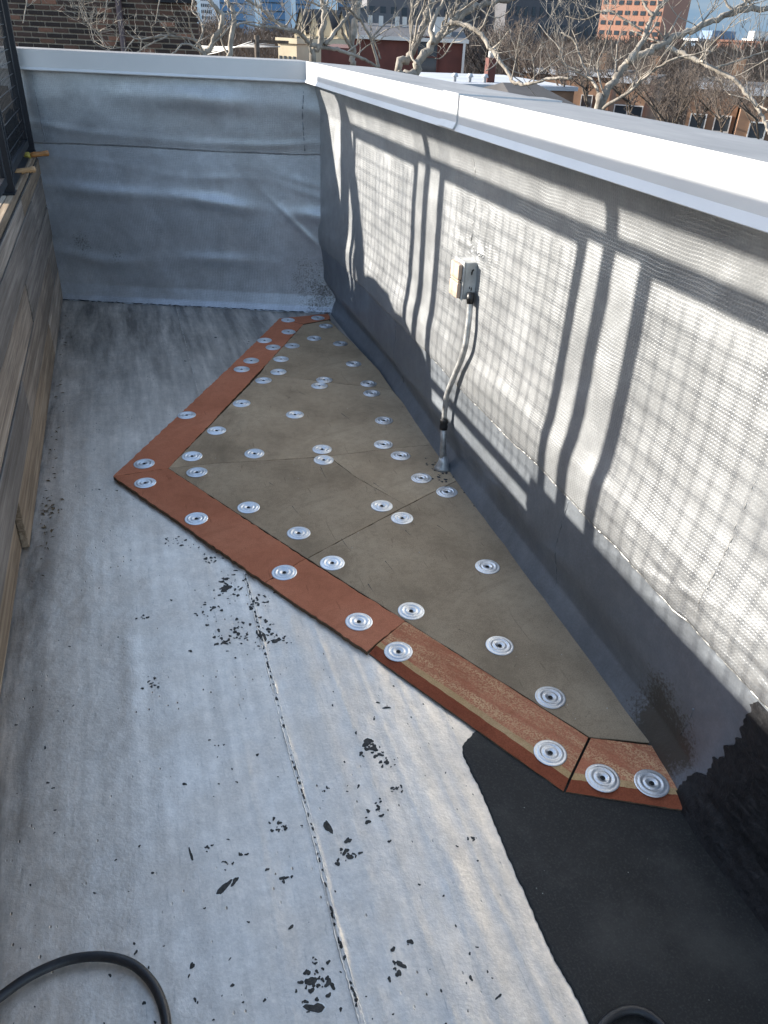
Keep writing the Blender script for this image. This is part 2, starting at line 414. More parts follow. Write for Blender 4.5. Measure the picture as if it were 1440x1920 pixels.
M_WHITECRUMB = simple('pale_crumb', (0.55, 0.53, 0.48), 0.8)
M_LEAF = simple('dry_leaf_scrap', (0.12, 0.085, 0.045), 0.8, 0.0, 0.4, 40, 0.2, 60)

def bark(name, lo, hi):
    g = NG(name)
    a = g.noise(5, 6, 0.65); b = g.noise(1.0, 4, 0.6, g.mapping((26, 26, 7)))
    c = g.ramp(a, [(0.3, lo), (0.72, hi)])
    c = g.mix(g.ramp(b, [(0.5, 0.0), (0.75, 0.6)]), c, tuple(q * 0.45 for q in lo))
    return g.out(c, 0.9, 0.0, g.bump(b, 0.6, 0.02), 0.15)
M_BARK = bark('pale_grey_bark', (0.11, 0.094, 0.077), (0.36, 0.325, 0.28))
M_BARK2 = bark('brown_bark', (0.05, 0.04, 0.032), (0.13, 0.105, 0.085))
M_TWIG = simple('twig_brown', (0.10, 0.077, 0.062), 0.9, 0.0, 0.3, 3, 0.1, 20)
M_WOODS = simple('far_bare_wood', (0.135, 0.098, 0.074), 1.0, 0.0, 0.4, 0.15, 0.0, 20)

# ------------------------------------------------------------------ ground far below, roof floor
me = make_mesh('ground', [(-3000, -3000, -9.3), (3000, -3000, -9.3), (3000, 3000, -9.3), (-3000, 3000, -9.3)], [(0, 1, 2, 3)],
               simple('street_ground', (0.10, 0.09, 0.08), 0.9, 0.0, 0.4, 0.05, 0.0, 1))
tag(link_obj('ground', me), kind='structure')

BDIR = Vector((-0.942, 0.335, 0)).normalized()           # back wall runs this way from the corner
BN = Vector((-0.335, -0.942, 0)).normalized()             # its face normal, towards the camera
BP = Vector((1.09, 4.345, 0))

RIDGES = [(0.103, 0.007, 0.0009, 0.3), (0.135, 0.030, -0.0022, 0.9), (0.205, 0.0045, 0.0016, 0.0), (0.47, 0.022, 0.0022, 0.8), (0.385, 0.03, 0.0011, 0.9),
          (0.36, 0.009, 0.0010, 0.9), (0.43, 0.007, 0.0008, 0.9), (0.51, 0.010, 0.0014, 0.9), (0.29, 0.012, 0.0007, 0.9), (0.58, 0.008, 0.0008, 0.8), (-0.08, 0.008, 0.0006, 0.9), (0.55, 0.02, 0.0016, 0.6), (-0.02, 0.03, 0.0014, 0.7), (-0.14, 0.022, 0.0018, 0.7), (-0.25, 0.03, 0.0014, 0.8), (0.30, 0.02, 0.0013, 0.6)]
def floor_h(x, y):
    z = 0.0016 * vnoise(x * 4, y * 2.2, 3) + 0.0011 * vnoise(x * 13, y * 6, 4) + 0.00045 * vnoise(x * 45, y * 28, 5)
    for i, (c, w, a, wob) in enumerate(RIDGES):
        cc = c + 0.016 * wob * vnoise(y * 1.7, y * 0 + i, 20 + i) + 0.002 * vnoise(y * 9, y * 0 + i, 40 + i)
        amp = a * (0.65 + 0.5 * vnoise(y * 2.6, y * 0 + 3 * i, 60 + i))
        z = z + amp * np.exp(-((x - cc) / w) ** 2)
    # sealed lap: a raised bead, broken up
    cc = 0.2075 + 0.003 * vnoise(y * 4, y * 0, 90)
    z = z + 0.0022 * np.clip(vnoise(y * 22, x * 160, 91) + 0.45, 0, 1.2) * np.exp(-((x - cc) / 0.007) ** 2)
    # lap step of the sheet edge at the seam
    z = z + 0.0016 / (1 + np.exp(-(x - cc) / 0.003)) * (1 - 1 / (1 + np.exp(-(x - 0.42) / 0.05)))
    return z - 0.002
xs = np.concatenate([np.linspace(-0.62, 0.0, 70), np.linspace(0.004, 0.6, 150), np.linspace(0.61, 1.22, 60)])
ys = np.concatenate([np.linspace(-1.2, 0.35, 40), np.linspace(0.36, 2.2, 330), np.linspace(2.21, 5.1, 200)])
X, Y = np.meshgrid(xs, ys, indexing='ij')
P = np.stack([X, Y, floor_h(X, Y)], -1)
roof_floor = tag(link_obj('roof_floor', grid_mesh('roof_floor', P, M_FLOOR)), kind='structure')

def fh(x, y): return float(floor_h(np.array([x]), np.array([y]))[0])

def fbead(x0, y0, y1, r, seed, jit, base):
    rr = random.Random(seed); pts = []; rad = []; y = y0
    while y < y1:
        x = x0 + 0.003 * float(vnoise(np.array([y * 4.0]), np.array([0.0]), 90)[0]) + rr.uniform(-jit, jit)
        pts.append((x, y, fh(x, y) - 0.0004)); rad.append(r * rr.uniform(base, 1.3)); y += 0.006
    mb = MB(); mb.tube(pts, rad, 6); mb.build('seam_bead', M_FLOORB, roof_floor, True)
M_FLOORB = silver('aluminium_coated_bead', base=(0.86, 0.80, 0.72))
fbead(0.2025, 0.3, 1.9, 0.0017, 61, 0.0008, 0.3); fbead(0.2105, 0.3, 1.9, 0.0019, 62, 0.0009, 0.2); fbead(0.207, 2.6, 4.7, 0.0014, 63, 0.0008, 0.0)

# ------------------------------------------------------------------ right parapet wall
def contact_x(y):
    return np.interp(y, [-1.3, 0.75, 1.0, 1.7, 2.3, 2.9, 3.36, 3.9, 4.3, 5], [1.0, 1.005, 1.035, 1.045, 1.052, 1.075, 1.10, 1.085, 1.085, 1.085])
ZP = np.array([-0.01, 0.03, 0.075, 0.14, 0.22, 0.32, 0.385, 0.43, 0.475, 0.53, 0.60, 0.8, 1.04, 1.085, 1.125, 1.20])
XO = np.array([0.00, 0.004, 0.022, 0.03, 0.026, None, None, None, None, None, None, None, None, None, None, None], dtype=object)
XM = np.array([0, 0, 0, 0, 0, 1.039, 1.035, 1.0325, 1.033, 1.0405, 1.045, 1.045, 1.0445, 1.038, 1.028, 1.014])
def wall_x(y, z):
    y, z = np.broadcast_arrays(np.asarray(y, float), np.asarray(z, float))
    cxv = contact_x(y)
    lowx = cxv + np.interp(z, [-0.01, 0.03, 0.075, 0.14, 0.22, 0.30], [-0.022, -0.004, 0.016, 0.018, 0.01, 0.0])
    crease = 0.02 * vnoise(y * 1.1, y * 0 + 1, 7)
    upx = np.interp(z - crease * ((z > 0.36) & (z < 0.62)), np.concatenate([[-0.01, 0.14], ZP[5:]]), np.concatenate([[1.045, 1.04], XM[5:].astype(float)]))
    t = np.clip((z - 0.07) / 0.13, 0, 1); t = t * t * (3 - 2 * t)
    x = lowx * (1 - t) + upx * t
    # membrane rounds into the inside corner at the far end
    cf = np.clip((y - 3.85) / 0.5, 0, 1); cf = cf * cf * (3 - 2 * cf) * np.clip((z - 0.25) / 0.15, 0, 1)
    x = x - 0.018 * cf
    x = x + 0.0017 * vnoise(y * 2.3, z * 3.1, 8) + 0.0018 * vnoise(y * 6.5, z * 8, 9) + 0.0011 * vnoise(y * 18, z * 20, 10)
    # patched, lumpy stretch low and near
    lump = np.exp(-((z - 0.40) / 0.10) ** 2) * np.clip((1.5 - y) / 0.4, 0, 1)
    x = x - lump * 0.004 * np.abs(vnoise(y * 24, z * 34, 12)) - lump * 0.0045 * np.maximum(0, vnoise(y * 7 + z * 9, z * 60 + y * 20, 13))
    lump2 = np.exp(-(((y - 2.30) / 0.16) ** 2 + ((z - 0.84) / 0.06) ** 2))
    x = x - lump2 * 0.006 * np.abs(vnoise(y * 40, z * 44, 14))
    return x
wall = empty('parapet_wall', (1.05, 2.0, 0), label='long sunlit silver membrane parapet wall striped by railing shadows', cat='wall')
def loc_shift(P, o): return P - np.array(o.location)
def sheet(name, ys, zs, off, mat, parent, edge=None):
    Yg, Zg = np.meshgrid(ys, zs, indexing='ij')
    if edge is not None:
        e0 = zs[0] + edge(ys)                                # wavy lower edge
        Zg = e0[:, None] + (zs[-1] - e0)[:, None] * ((zs - zs[0]) / (zs[-1] - zs[0]))[None, :]
    Xg = wall_x(Yg, Zg) - off
    Pg = np.stack([Xg, Yg, Zg], -1)
    # turn the lower edge back to the wall so the sheet has thickness
    if off > 0:
        lip = Pg[:, :1].copy(); lip[..., 0] += off
        Pg = np.concatenate([lip, Pg], 1)
    o = link_obj(name, grid_mesh(name, loc_shift(Pg, parent), mat), parent); return o
ysw = np.concatenate([np.linspace(-1.2, 0.5, 60), np.linspace(0.51, 2.6, 330), np.linspace(2.615, 4.47, 190)])
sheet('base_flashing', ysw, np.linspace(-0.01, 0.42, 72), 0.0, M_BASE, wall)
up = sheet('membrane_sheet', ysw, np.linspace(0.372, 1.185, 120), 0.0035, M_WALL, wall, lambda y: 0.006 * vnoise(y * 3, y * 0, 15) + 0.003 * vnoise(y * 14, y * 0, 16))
# solid core behind the membrane so the wall has its real thickness
b = MB(); b.box(1.13, 1.225, -1.2, 4.72, -0.3, 1.235); b.box(1.03, 1.13, -1.2, 4.4, 1.18, 1.235)
co = b.build('core', M_BASE, wall)
for v in co.data.vertices: v.co -= Vector(wall.location)
# beads of sealing paint: along the lap, down the vertical laps
def bead(path, r, jit, parent, name='seam_bead', mat=None, seed=0, base=0.3):
    rr = random.Random(seed); mb = MB(); pts = []; rad = []
    for i, p in enumerate(path):
        pts.append(Vector(p) + Vector((0, rr.uniform(-jit, jit), rr.uniform(-jit, jit))) - Vector(parent.location))
        rad.append(r * rr.uniform(base, 1.3))
    mb.tube(pts, rad, 6); return mb.build(name, mat or M_BEAD, parent, True)
def wpt(y, z, off=0.0): return (float(wall_x(y, z)) - off, y, z)
def lapz(y): return 0.372 + 0.006 * float(vnoise(np.array([y * 3]), np.array([0.0]), 15)[0]) + 0.003 * float(vnoise(np.array([y * 14]), np.array([0.0]), 16)[0])
bead([wpt(y, lapz(y) - 0.003) for y in np.arange(0.75, 2.02, 0.009)], 0.0034, 0.0008, wall, seed=1, base=0.35)
bead([wpt(y, lapz(y) - 0.002) for y in np.arange(2.02, 4.2, 0.014)], 0.0028, 0.002, wall, seed=4, base=0.1)
bead([wpt(2.33 + 0.1 * (z - .86) + 0.004 * math.sin(z * 30), z, 0.002) for z in np.arange(0.86, 1.13, 0.008)], 0.0038, 0.003, wall, seed=5, base=0.1)
bead([wpt(0.985 - 0.06 * (z - 0.4), z, 0.002) for z in np.arange(0.42, 0.76, 0.008)], 0.003, 0.003, wall, seed=6, base=0.0)
for k, (yy, z0, z1) in enumerate(((1.53, 0.06, 0.37), (3.05, 0.07, 0.36), (0.93, 0.1, 0.2))):
    bead([wpt(yy + 0.02 * math.sin(z * 9 + k), z) for z in np.arange(z0, z1, 0.008)], 0.0022, 0.002, wall, 'lap_edge', M_BASE, seed=9 + k, base=0.0)

# coping: two lengths and the joint cover between them
def coping_piece(name, y0, y1, xo, parent, zoff=0.0, miter=0.0):
    """profile in (x, z): outer drop, top, inner face, kicked-out drip"""
    prof = [(1.268, 1.18), (1.268, 1.257), (0.945, 1.270), (0.945, 1.196), (0.943, 1.1925), (0.935, 1.179), (0.937, 1.177), (0.948, 1.188)]
    prof = [((x - xo if x < 1.2 else x + xo), z + zoff) for x, z in prof]
    mb = MB(); n = len(prof); vs = []
    for y, mi in ((y0, 0), (y1, miter)):
        for x, z in prof: vs.append(Vector((x, y + mi * (x - 0.945), z)) - Vector(parent.location))
    for i in range(n):
        j = (i + 1) % n
        mb.cur = 1 if i == 1 else 0
        mb.add([vs[i], vs[j], vs[n + j], vs[n + i]], [(0, 1, 2, 3)])
    mb.cur = 0; mb.add(vs[:n], [tuple(range(n))]); mb.add(vs[n:], [tuple(range(n - 1, -1, -1))])
    o = mb.build(name, [M_COPING, M_COPTOP], parent)
    bm = bmesh.new(); bm.from_mesh(o.data); bmesh.ops.recalc_face_normals(bm, faces=bm.faces); bm.to_mesh(o.data); bm.free()
    return o
coping_piece('coping', -1.2, 2.352, 0, wall)
coping_piece('coping', 2.356, 4.33, 0, wall, 0.0, -0.355 - 0.0)
jc = coping_piece('coping_joint_cover', 2.30, 2.42, 0.005, wall, 0.004)

# ------------------------------------------------------------------ back parapet wall
back = empty('parapet_wall', (0.3, 4.65, 0), label='shaded blue grey membrane parapet wall across the far end', cat='wall')
def back_pt(s, z, off):
    """s metres from the corner along the wall, off metres proud of it"""
    return np.array(BP)[None, None, :] + s[..., None] * np.array(BDIR) + off[..., None] * np.array(BN) + z[..., None] * np.array((0, 0, 1.0))
ss = np.linspace(-0.12, 1.72, 230)
def back_off(S, Z):
    o = np.interp(Z, [-0.01, 0.0, 0.03, 0.09, 0.16, 0.25, 1.2], [0.055, 0.05, 0.026, 0.008, 0.004, 0.0, 0.0])
    o = o + 0.0035 * vnoise(S * 2, Z * 4, 31) + 0.002 * vnoise(S * 5, Z * 9, 32) + 0.0007 * vnoise(S * 16, Z * 20, 33)
    for (z0, a, w, sl, sd_) in ((0.555, 0.017, 0.036, 0.03, 34), (0.26, 0.016, 0.036, -0.01, 35), (1.06, 0.015, 0.05, 0.0, 36), (0.885, 0.003, 0.02, 0.01, 37), (0.67, 0.002, 0.02, 0.05, 38)):
        zc = z0 + 0.035 * vnoise(S * 2.4, S * 0, sd_) + sl * S
        o = o + a * (0.55 + 0.6 * vnoise(S * 3.1, S * 0 + 5, sd_)) * np.exp(-((Z - zc) / w) ** 2)
    # pulled creases running into the inside corner
    for (s0, z0, ang, a) in ((0.25, 0.52, 0.9, 0.006), (0.2, 0.66, 0.25, 0.003), (0.25, 0.72, 0.2, 0.0025)):
        d = (Z - z0) - ang * (S - s0) * -1.0
        d = (Z - z0) - (-(s0 - S)) * ang
        o = o + a * np.exp(-(d / 0.022) ** 2) * np.exp(-((S - s0 + 0.06) / 0.13) ** 2)
    return o
def back_sheet(name, z0, z1, nz, extra, mat):
    zs = np.linspace(z0, z1, nz); S, Z = np.meshgrid(ss, zs, indexing='ij')
    if extra:
        low = z0 + 0.006 * vnoise(ss * 3, ss * 0, 41) + 0.002 * vnoise(ss * 14, ss * 0, 42)
        Z = low[:, None] + (z1 - low)[:, None] * np.linspace(0, 1, nz)[None, :]
    Pg = back_pt(S, Z, back_off(S, Z) + extra)
    if extra:
        Pg = np.concatenate([Pg[:, :1] - np.array(BN) * extra, Pg], 1)
    return link_obj(name, grid_mesh(name, loc_shift(Pg, back)[:, ::-1], mat), back)
back_sheet('membrane_sheet', -0.01, 0.86, 130, 0.0, M_BACK)
back_sheet('upper_membrane_sheet', 0.835, 1.19, 60, 0.0035, silver('aluminium_coated_upper', weave='x', base=(0.44, 0.46, 0.485)))
mb = MB()
def bbox(mb, s0, s1, o0, o1, z0, z1):
    p = BP + BDIR * s0 + BN * o0 - Vector(back.location); p = Vector((p.x, p.y, z0))
    mb.frame_box(p, BDIR * (s1 - s0), BN * (o1 - o0), Vector((0, 0, z1 - z0)))
bbox(mb, -0.1, 3.6, -0.30, -0.05, -0.3, 1.235); mb.build('core', M_BASE, back)
mb = MB(); prof = [(-0.31, 1.18), (-0.31, 1.263), (0.035, 1.267), (0.035, 1.188), (0.045, 1.178), (0.043, 1.174), (0.03, 1.186)]
vs = []
for s_ in (0.10, 3.6):
    for o_, z_ in prof:
        p = BP + BDIR * (s_ - (0.355 * (o_ - 0.035) if s_ < 1 else 0)) + BN * o_ - Vector(back.location); vs.append((p.x, p.y, z_))
n = len(prof)
for i in range(n):
    mb.cur = 1 if i == 1 else 0
    j = (i + 1) % n; mb.add([vs[i], vs[n + i], vs[n + j], vs[j]], [(0, 1, 2, 3)])
mb.cur = 0; mb.add(vs[:n], [tuple(range(n))]); mb.add(vs[n:], [tuple(range(n))])
o = mb.build('coping', [M_COPING, M_COPTOP], back)
bm = bmesh.new(); bm.from_mesh(o.data); bmesh.ops.recalc_face_normals(bm, faces=bm.faces); bm.to_mesh(o.data); bm.free()
def bpt(s_, z_, off=0.0):
    S = np.array([[s_]]); Z = np.array([[z_]]); return back_pt(S, Z, back_off(S, Z) + off)[0, 0]
bead([bpt(s_, 0.834 + 0.006 * float(vnoise(np.array([s_ * 3]), np.array([0.]), 41)[0]), 0.002) for s_ in np.arange(0.1, 1.6, 0.012)], 0.0012, 0.001, back, seed=21, base=0.1, mat=M_BASE)
bead([bpt(s_, 0.004, 0.004 + 0.004 * random.random()) for s_ in np.arange(-0.02, 1.6, 0.012)], 0.0026, 0.002, back, 'lap_edge', M_TAR_SHADE, 24, 0.1)
bead([bpt(0.155 + 0.006 * math.sin(z_ * 14), z_, 0.003) for z_ in np.arange(0.84, 1.16, 0.01)], 0.003, 0.004, back, seed=22, base=0.0, mat=M_BASE)
bead([bpt(1.545 + 0.02 * (z_ - 0.84), z_, 0.003) for z_ in np.arange(0.84, 1.16, 0.01)], 0.003, 0.002, back, seed=23, base=0.2, mat=M_BASE)

# ------------------------------------------------------------------ wood clad wall and deck on the left
LX = -0.418
wood = empty('wood_clad_wall', (LX, 2.5, 0), label='low wall of weathered grey horizontal planks along the left side', cat='wall')
rows = [(0.006, 0.174), (0.182, 0.340), (0.348, 0.506), (0.514, 0.671), (0.679, 0.750)]
joints = [[2.2, 3.9], [1.0, 2.75, 4.45], [1.9, 3.35], [0.6, 2.4, 4.15], [1.5, 3.75]]
yend = 4.93
for r, (z0, z1) in enumerate(rows):
    js = [-1.3] + joints[r] + [yend]
    for k in range(len(js) - 1):
        y0, y1 = js[k] + 0.002, js[k + 1] - 0.002
        dx = random.uniform(-0.003, 0.002); dz = random.uniform(-0.001, 0.001)
        x1 = LX + dx
        if r == 0 and k == 0: x1 = LX - 0.024
        w = (y1 - y0)
        mb = MB(); mb.box(-0.011, 0.011, -w / 2, w / 2, -(z1 - z0) / 2, (z1 - z0) / 2)
        o = mb.build('plank', M_PLANK, wood)
        o.location = Vector((x1 - 0.011, (y0 + y1) / 2, (z0 + z1) / 2 + dz)) - Vector(wood.location)
        bevel(o, 0.0018, 1)
for zg in (0.178, 0.344, 0.510, 0.675, 0.754):  # black strips painted in for the shade inside the plank gaps
    mb = MB(); mb.box(-0.009, 0.009, -3.1, 3.1, -0.0036, 0.0036); o = mb.build('gap_shade_strip', M_TAR_SHADE, wood); o.location = Vector((LX - 0.0112, 1.82, zg)) - Vector(wood.location)
mb = MB(); mb.box(LX - 0.075, LX - 0.05, -1.3, yend, 0.0, 0.75)
o = mb.build('framing', M_IRON, wood); o.location = -Vector(wood.location)
mb = MB(); mb.box(-0.0125, 0.0125, -3.12, 3.12, -0.018, 0.018)
o = mb.build('cap_board', M_PLANK, wood); o.location = Vector((LX - 0.0125 - 0.006, 1.81, 0.776)) - Vector(wood.location); bevel(o, 0.002, 1)

deck = empty('wooden_deck', (-1.3, 2.0, 0.79), label='raised deck of sunlit weathered boards behind the railing', cat='deck')
for k in range(13):
    xa = LX - 0.034 - k * 0.146
    mb = MB(); mb.box(-0.07, 0.07, -3.12, 2.82 + 0.05 * k * 0.0, -0.012, 0.012)
    o = mb.build('deck_board', M_DECK, deck); o.location = Vector((xa - 0.07, 2.0, 0.782 + random.uniform(-.001, .001))) - Vector(deck.location); bevel(o, 0.003, 1)
mb = MB(); mb.box(-2.4, LX - 0.08, -1.2, 4.85, 0.60, 0.765)
o = mb.build('joist_frame', M_IRON, deck); o.location = -Vector(deck.location)

# black sheet on the deck end and the covered heap on it
mb = MB(); n1, n2 = 26, 40
P = np.zeros((n1, n2, 3)); us = np.linspace(-0.432, -1.15, n1); vs_ = np.linspace(3.735, 4.86, n2)
for i, x in enumerate(us):
    for j, y in enumerate(vs_): P[i, j] = (x, y, 0.7985)
P[..., 2] += 0.003 * np.abs(vnoise(P[..., 0] * 18, P[..., 1] * 18, 51))
P[..., 1] += 0.01 * vnoise(P[..., 0] * 9, P[..., 1] * 2, 52)
tag(link_obj('black_sheet', grid_mesh('black_sheet', P, M_TARP)), label='black sheet laid flat over the far end of the deck behind the railing', cat='sheet')
n1, n2 = 40, 30
U, V = np.meshgrid(np.linspace(0, 2 * math.pi, n1), np.linspace(0, 1, n2), indexing='ij')
rad = np.cos(V * math.pi / 2) ** 0.55
Px = -0.63 + 0.12 * rad * np.cos(U); Py = 4.13 + 0.60 * rad * np.sin(U) - 0.05 * V
Pz = 0.805 + (0.285 * np.sin(V * math.pi / 2) ** 0.9) * (1 + 0.10 * np.sin(U))
nz = 0.02 * vnoise(Px * 9, Py * 9 + Pz * 5, 53); Px = Px + nz; Pz = Pz + 0.6 * nz * (V > 0.05)
tag(link_obj('covered_heap', grid_mesh('covered_heap', np.stack([Px, Py, Pz], -1), M_TARP)), label='heap covered with black tarpaulin on the deck behind the railing', cat='tarpaulin')

# ------------------------------------------------------------------ railing
rail = empty('deck_railing', (-0.44, 2.4, 0.79), label='black steel deck railing with wire mesh panels, tall post at the top left', cat='railing')
RX = -0.44
def rbox(mb, x0, x1, y0, y1, z0, z1):
    l = rail.location; mb.box(x0 - l.x, x1 - l.x, y0 - l.y, y1 - l.y, z0 - l.z, z1 - l.z)
posts = [4.82, 3.64, 2.425, 1.21, 0.0, -1.2]
for y in posts:
    mb = MB(); rbox(mb, RX - 0.019, RX + 0.019, y - 0.019, y + 0.019, 0.794, 1.711); bevel(mb.build('post', M_IRON, rail), 0.002, 1)
    mb = MB(); rbox(mb, RX - 0.045, RX + 0.02, y - 0.045, y + 0.045, 0.794, 0.801); mb.build('base_plate', M_IRON, rail)
mb = MB(); rbox(mb, RX - 0.05, RX + 0.05, -1.3, 4.87, 1.712, 1.757); bevel(mb.build('top_rail', M_IRON, rail), 0.004, 1)
mb = MB(); rbox(mb, RX - 0.017, RX + 0.017, -1.3, 4.84, 1.612, 1.634); mb.build('mid_rail', M_IRON, rail)
wires = MB()
for i in range(5):
    yb, ya = posts[i], posts[i + 1]
    y1 = yb - (0.19 if i == 0 else 0.135); y0 = ya + 0.105
    mb = MB()
    t = 0.012
    rbox(mb, RX - t, RX + t, y1 - 0.042, y1, 0.848, 1.611); rbox(mb, RX - t, RX + t, y0, y0 + 0.033, 0.848, 1.611)
    rbox(mb, RX - t, RX + t, y0 + 0.033, y1 - 0.042, 0.848, 0.88); rbox(mb, RX - t, RX + t, y0 + 0.033, y1 - 0.042, 1.590, 1.611)
    mb.build('mesh_frame', M_IRON, rail)
    l = Vector(rail.location)
    y = y0 + 0.06
    while y < y1 - 0.03:
        wires.tube([Vector((RX, y, 0.87)) - l, Vector((RX, y, 1.57)) - l], 0.0019, 5, False); y += 0.05
    z = 0.92
    while z < 1.56:
        wires.tube([Vector((RX + 0.0045, y0 + 0.01, z)) - l, Vector((RX + 0.0045, y1 - 0.01, z)) - l], 0.0019, 5, False); z += 0.05
tag(wires.build('wire_mesh', M_IRON, rail), kind='stuff')
# solid kick board on the near stretch
mb = MB(); rbox(mb, RX - 0.006, RX + 0.006, -1.3, 2.6, 0.796, 0.846); rbox(mb, RX + 0.013, RX + 0.021, -1.3, 2.6, 0.80, 0.905)
mb.build('kick_board', M_IRON, rail)
# the return of the railing at the deck end, parallel to the far wall
ret = empty('deck_railing', (-0.47, 4.81, 0.79), label='short return of the black railing along the far parapet, ending at the tall post', cat='railing')
RD = BDIR.copy(); RN = BN.copy(); R0 = Vector((-0.475, 4.815, 0))
def retbox(mb, s0, s1, o, w, z0, z1):
    p = R0 + RD * s0 + RN * (o - w / 2) - Vector(ret.location); p.z = z0 - 0.79
    mb.frame_box(p, RD * (s1 - s0), RN * w, Vector((0, 0, z1 - z0)))
for (nm, z0, z1, w) in (('top_rail', 1.718, 1.761, 0.08), ('mid_rail', 1.572, 1.612, 0.034), ('bottom_rail', 0.85, 0.88, 0.024)):
    mb = MB(); retbox(mb, 0.0, 2.2, 0, w, z0, z1); mb.build(nm, M_IRON, ret)
mb = MB(); retbox(mb, 0.03, 2.2, -0.02, 0.006, 0.80, 1.10); mb.build('screen_panel', M_TARP, ret)
for s_ in (0.12, 0.30, 1.2, 2.1):
    mb = MB(); retbox(mb, s_, s_ + 0.038, 0, 0.038, 0.797, 1.717); mb.build('post', M_IRON, ret)

# ------------------------------------------------------------------ boards on the roof
TH = 0.0145
def fl(px, py, z=TH): 
    p = on_floor(px, py, z); return Vector((p.x, p.y, 0))
def rough_poly(pts, step=0.03, jit=0.0012, seed=0):
    rr = random.Random(seed); out = []
    for i in range(len(pts)):
        a, b_ = pts[i], pts[(i + 1) % len(pts)]
        n = max(1, int((b_ - a).length / step)); d = (b_ - a).normalized() if (b_ - a).length else Vector((1, 0, 0)); nn = Vector((-d.y, d.x, 0))
        for k in range(n):
            p = a.lerp(b_, k / n)
            if k: p = p + nn * rr.uniform(-jit, jit)
            out.append(p)
    return out
def area(pts): return 0.5 * sum(pts[i].x * pts[(i + 1) % len(pts)].y - pts[(i + 1) % len(pts)].x * pts[i].y for i in range(len(pts)))
def inset(pts, d):
    c = sum(pts, Vector()) / len(pts); return [p + (c - p).normalized() * d for p in pts]
def slab(name, pts, z0, z1, mats, seed=0, jit=0.0012, edge_mat=None, step=0.022, **k):
    pts = inset(pts, 0.0012)
    if area(pts) < 0: pts = pts[::-1]
    c = sum(pts, Vector()) / len(pts)
    pr = [p - c for p in rough_poly(pts, step, jit, seed)]
    n = len(pr); bm = bmesh.new()
    lo = [bm.verts.new((p.x, p.y, 0)) for p in pr]
    mid = [bm.verts.new((p.x, p.y, z1 - z0 - 0.0016)) for p in pr]
    cc = Vector((0, 0, 0))
    hi = [bm.verts.new((p.x * (1 - 0.0016 / max(p.length, .05)), p.y * (1 - 0.0016 / max(p.length, .05)), z1 - z0)) for p in pr]
    for i in range(n):
        j = (i + 1) % n
        f = bm.faces.new((lo[i], lo[j], mid[j], mid[i])); f.material_index = 1 if edge_mat else 0
        bm.faces.new((mid[i], mid[j], hi[j], hi[i]))
    f = bm.faces.new(hi); bmesh.ops.triangulate(bm, faces=[f])
    bm.faces.new(lo[::-1])
    me = bpy.data.meshes.new(name); bm.to_mesh(me); bm.free()
    me.materials.append(mats)
    if edge_mat: me.materials.append(edge_mat)
    o = link_obj(name, me, None, (c.x, c.y, z0)); return tag(o, **k)

M_EDGE = board_mat('board_cut_edge', ((0.10, 0.07, 0.045), (0.16, 0.11, 0.07), (0.2, 0.14, 0.09)))
TG = 'tan cover boards'
RG = 'red fibre edge strips'
def P_(*l): return [fl(*p) for p in l]
def wl_(px, py, d=0.012):
    p = fl(px, py); p.x += d; return p
tan = [
    ('tan cover board at the far tip, narrow and shaded, meeting the far red strip', P_((497, 685), (568, 609), (617, 600)) + [wl_(660, 645), wl_(706, 694), wl_(731, 731)] + P_((612, 716), (488, 700))),
    ('tan cover board with one plate near its middle, between far tip board and pipe foot', P_((488, 700), (612, 716)) + [wl_(731, 731), wl_(762, 768), wl_(815, 833)] + P_((720, 842), (600, 857), (400, 869), (315, 878))),
    ('darker scuffed tan cover board at the inner corner of the red strips', P_((315, 878), (400, 869), (600, 857), (625, 862), (667, 894), (762, 948), (660, 1002), (576, 1047))),
    ('small tan cover board notched around the foot of the conduit pipe', P_((600, 857), (720, 842)) + [wl_(815, 833), wl_(868, 893)] + P_((803, 927), (762, 948), (667, 894), (625, 862))),
    ('largest tan cover board, wide triangle nearest the camera against the wall', P_((576, 1047), (660, 1002), (762, 948), (803, 927)) + [wl_(868, 893), wl_(906, 935), wl_(952, 1000), wl_(1045, 1130), wl_(1140, 1268), wl_(1232, 1397)] + P_((1105, 1382), (760, 1164))),
]
for i, (lab, pts) in enumerate(tan):
    slab('cover_board', pts, 0.0012, TH, M_TAN, seed=i, edge_mat=M_EDGE, label=lab, cat='board', group=TG)
red = [
    ('short red edge strip at the far end touching the wall corner', P_((523, 597), (572, 592), (616, 588), (620, 598), (569, 607))),
    ('red edge strip running from the far end, five plates, joint at its near end', P_((435, 684), (524, 597), (569, 608), (497, 685))),
    ('long red edge strip from the sharp left corner up to the far joint', P_((212, 893), (435, 684), (497, 685), (315, 878))),
    ('red edge strip from the sharp left corner down the near arm', P_((212, 893), (315, 878), (573, 1047), (497, 1092))),
    ('red edge strip in the middle of the near arm, plain top and one plate', P_((497, 1092), (573, 1047), (760, 1164), (688, 1222))),
]
for i, (lab, pts) in enumerate(red):
    slab('edge_strip', pts, 0.0012, TH, M_RED, seed=30 + i, jit=0.0024, step=0.014, edge_mat=M_EDGE, label=lab, cat='edge strip', group=RG)

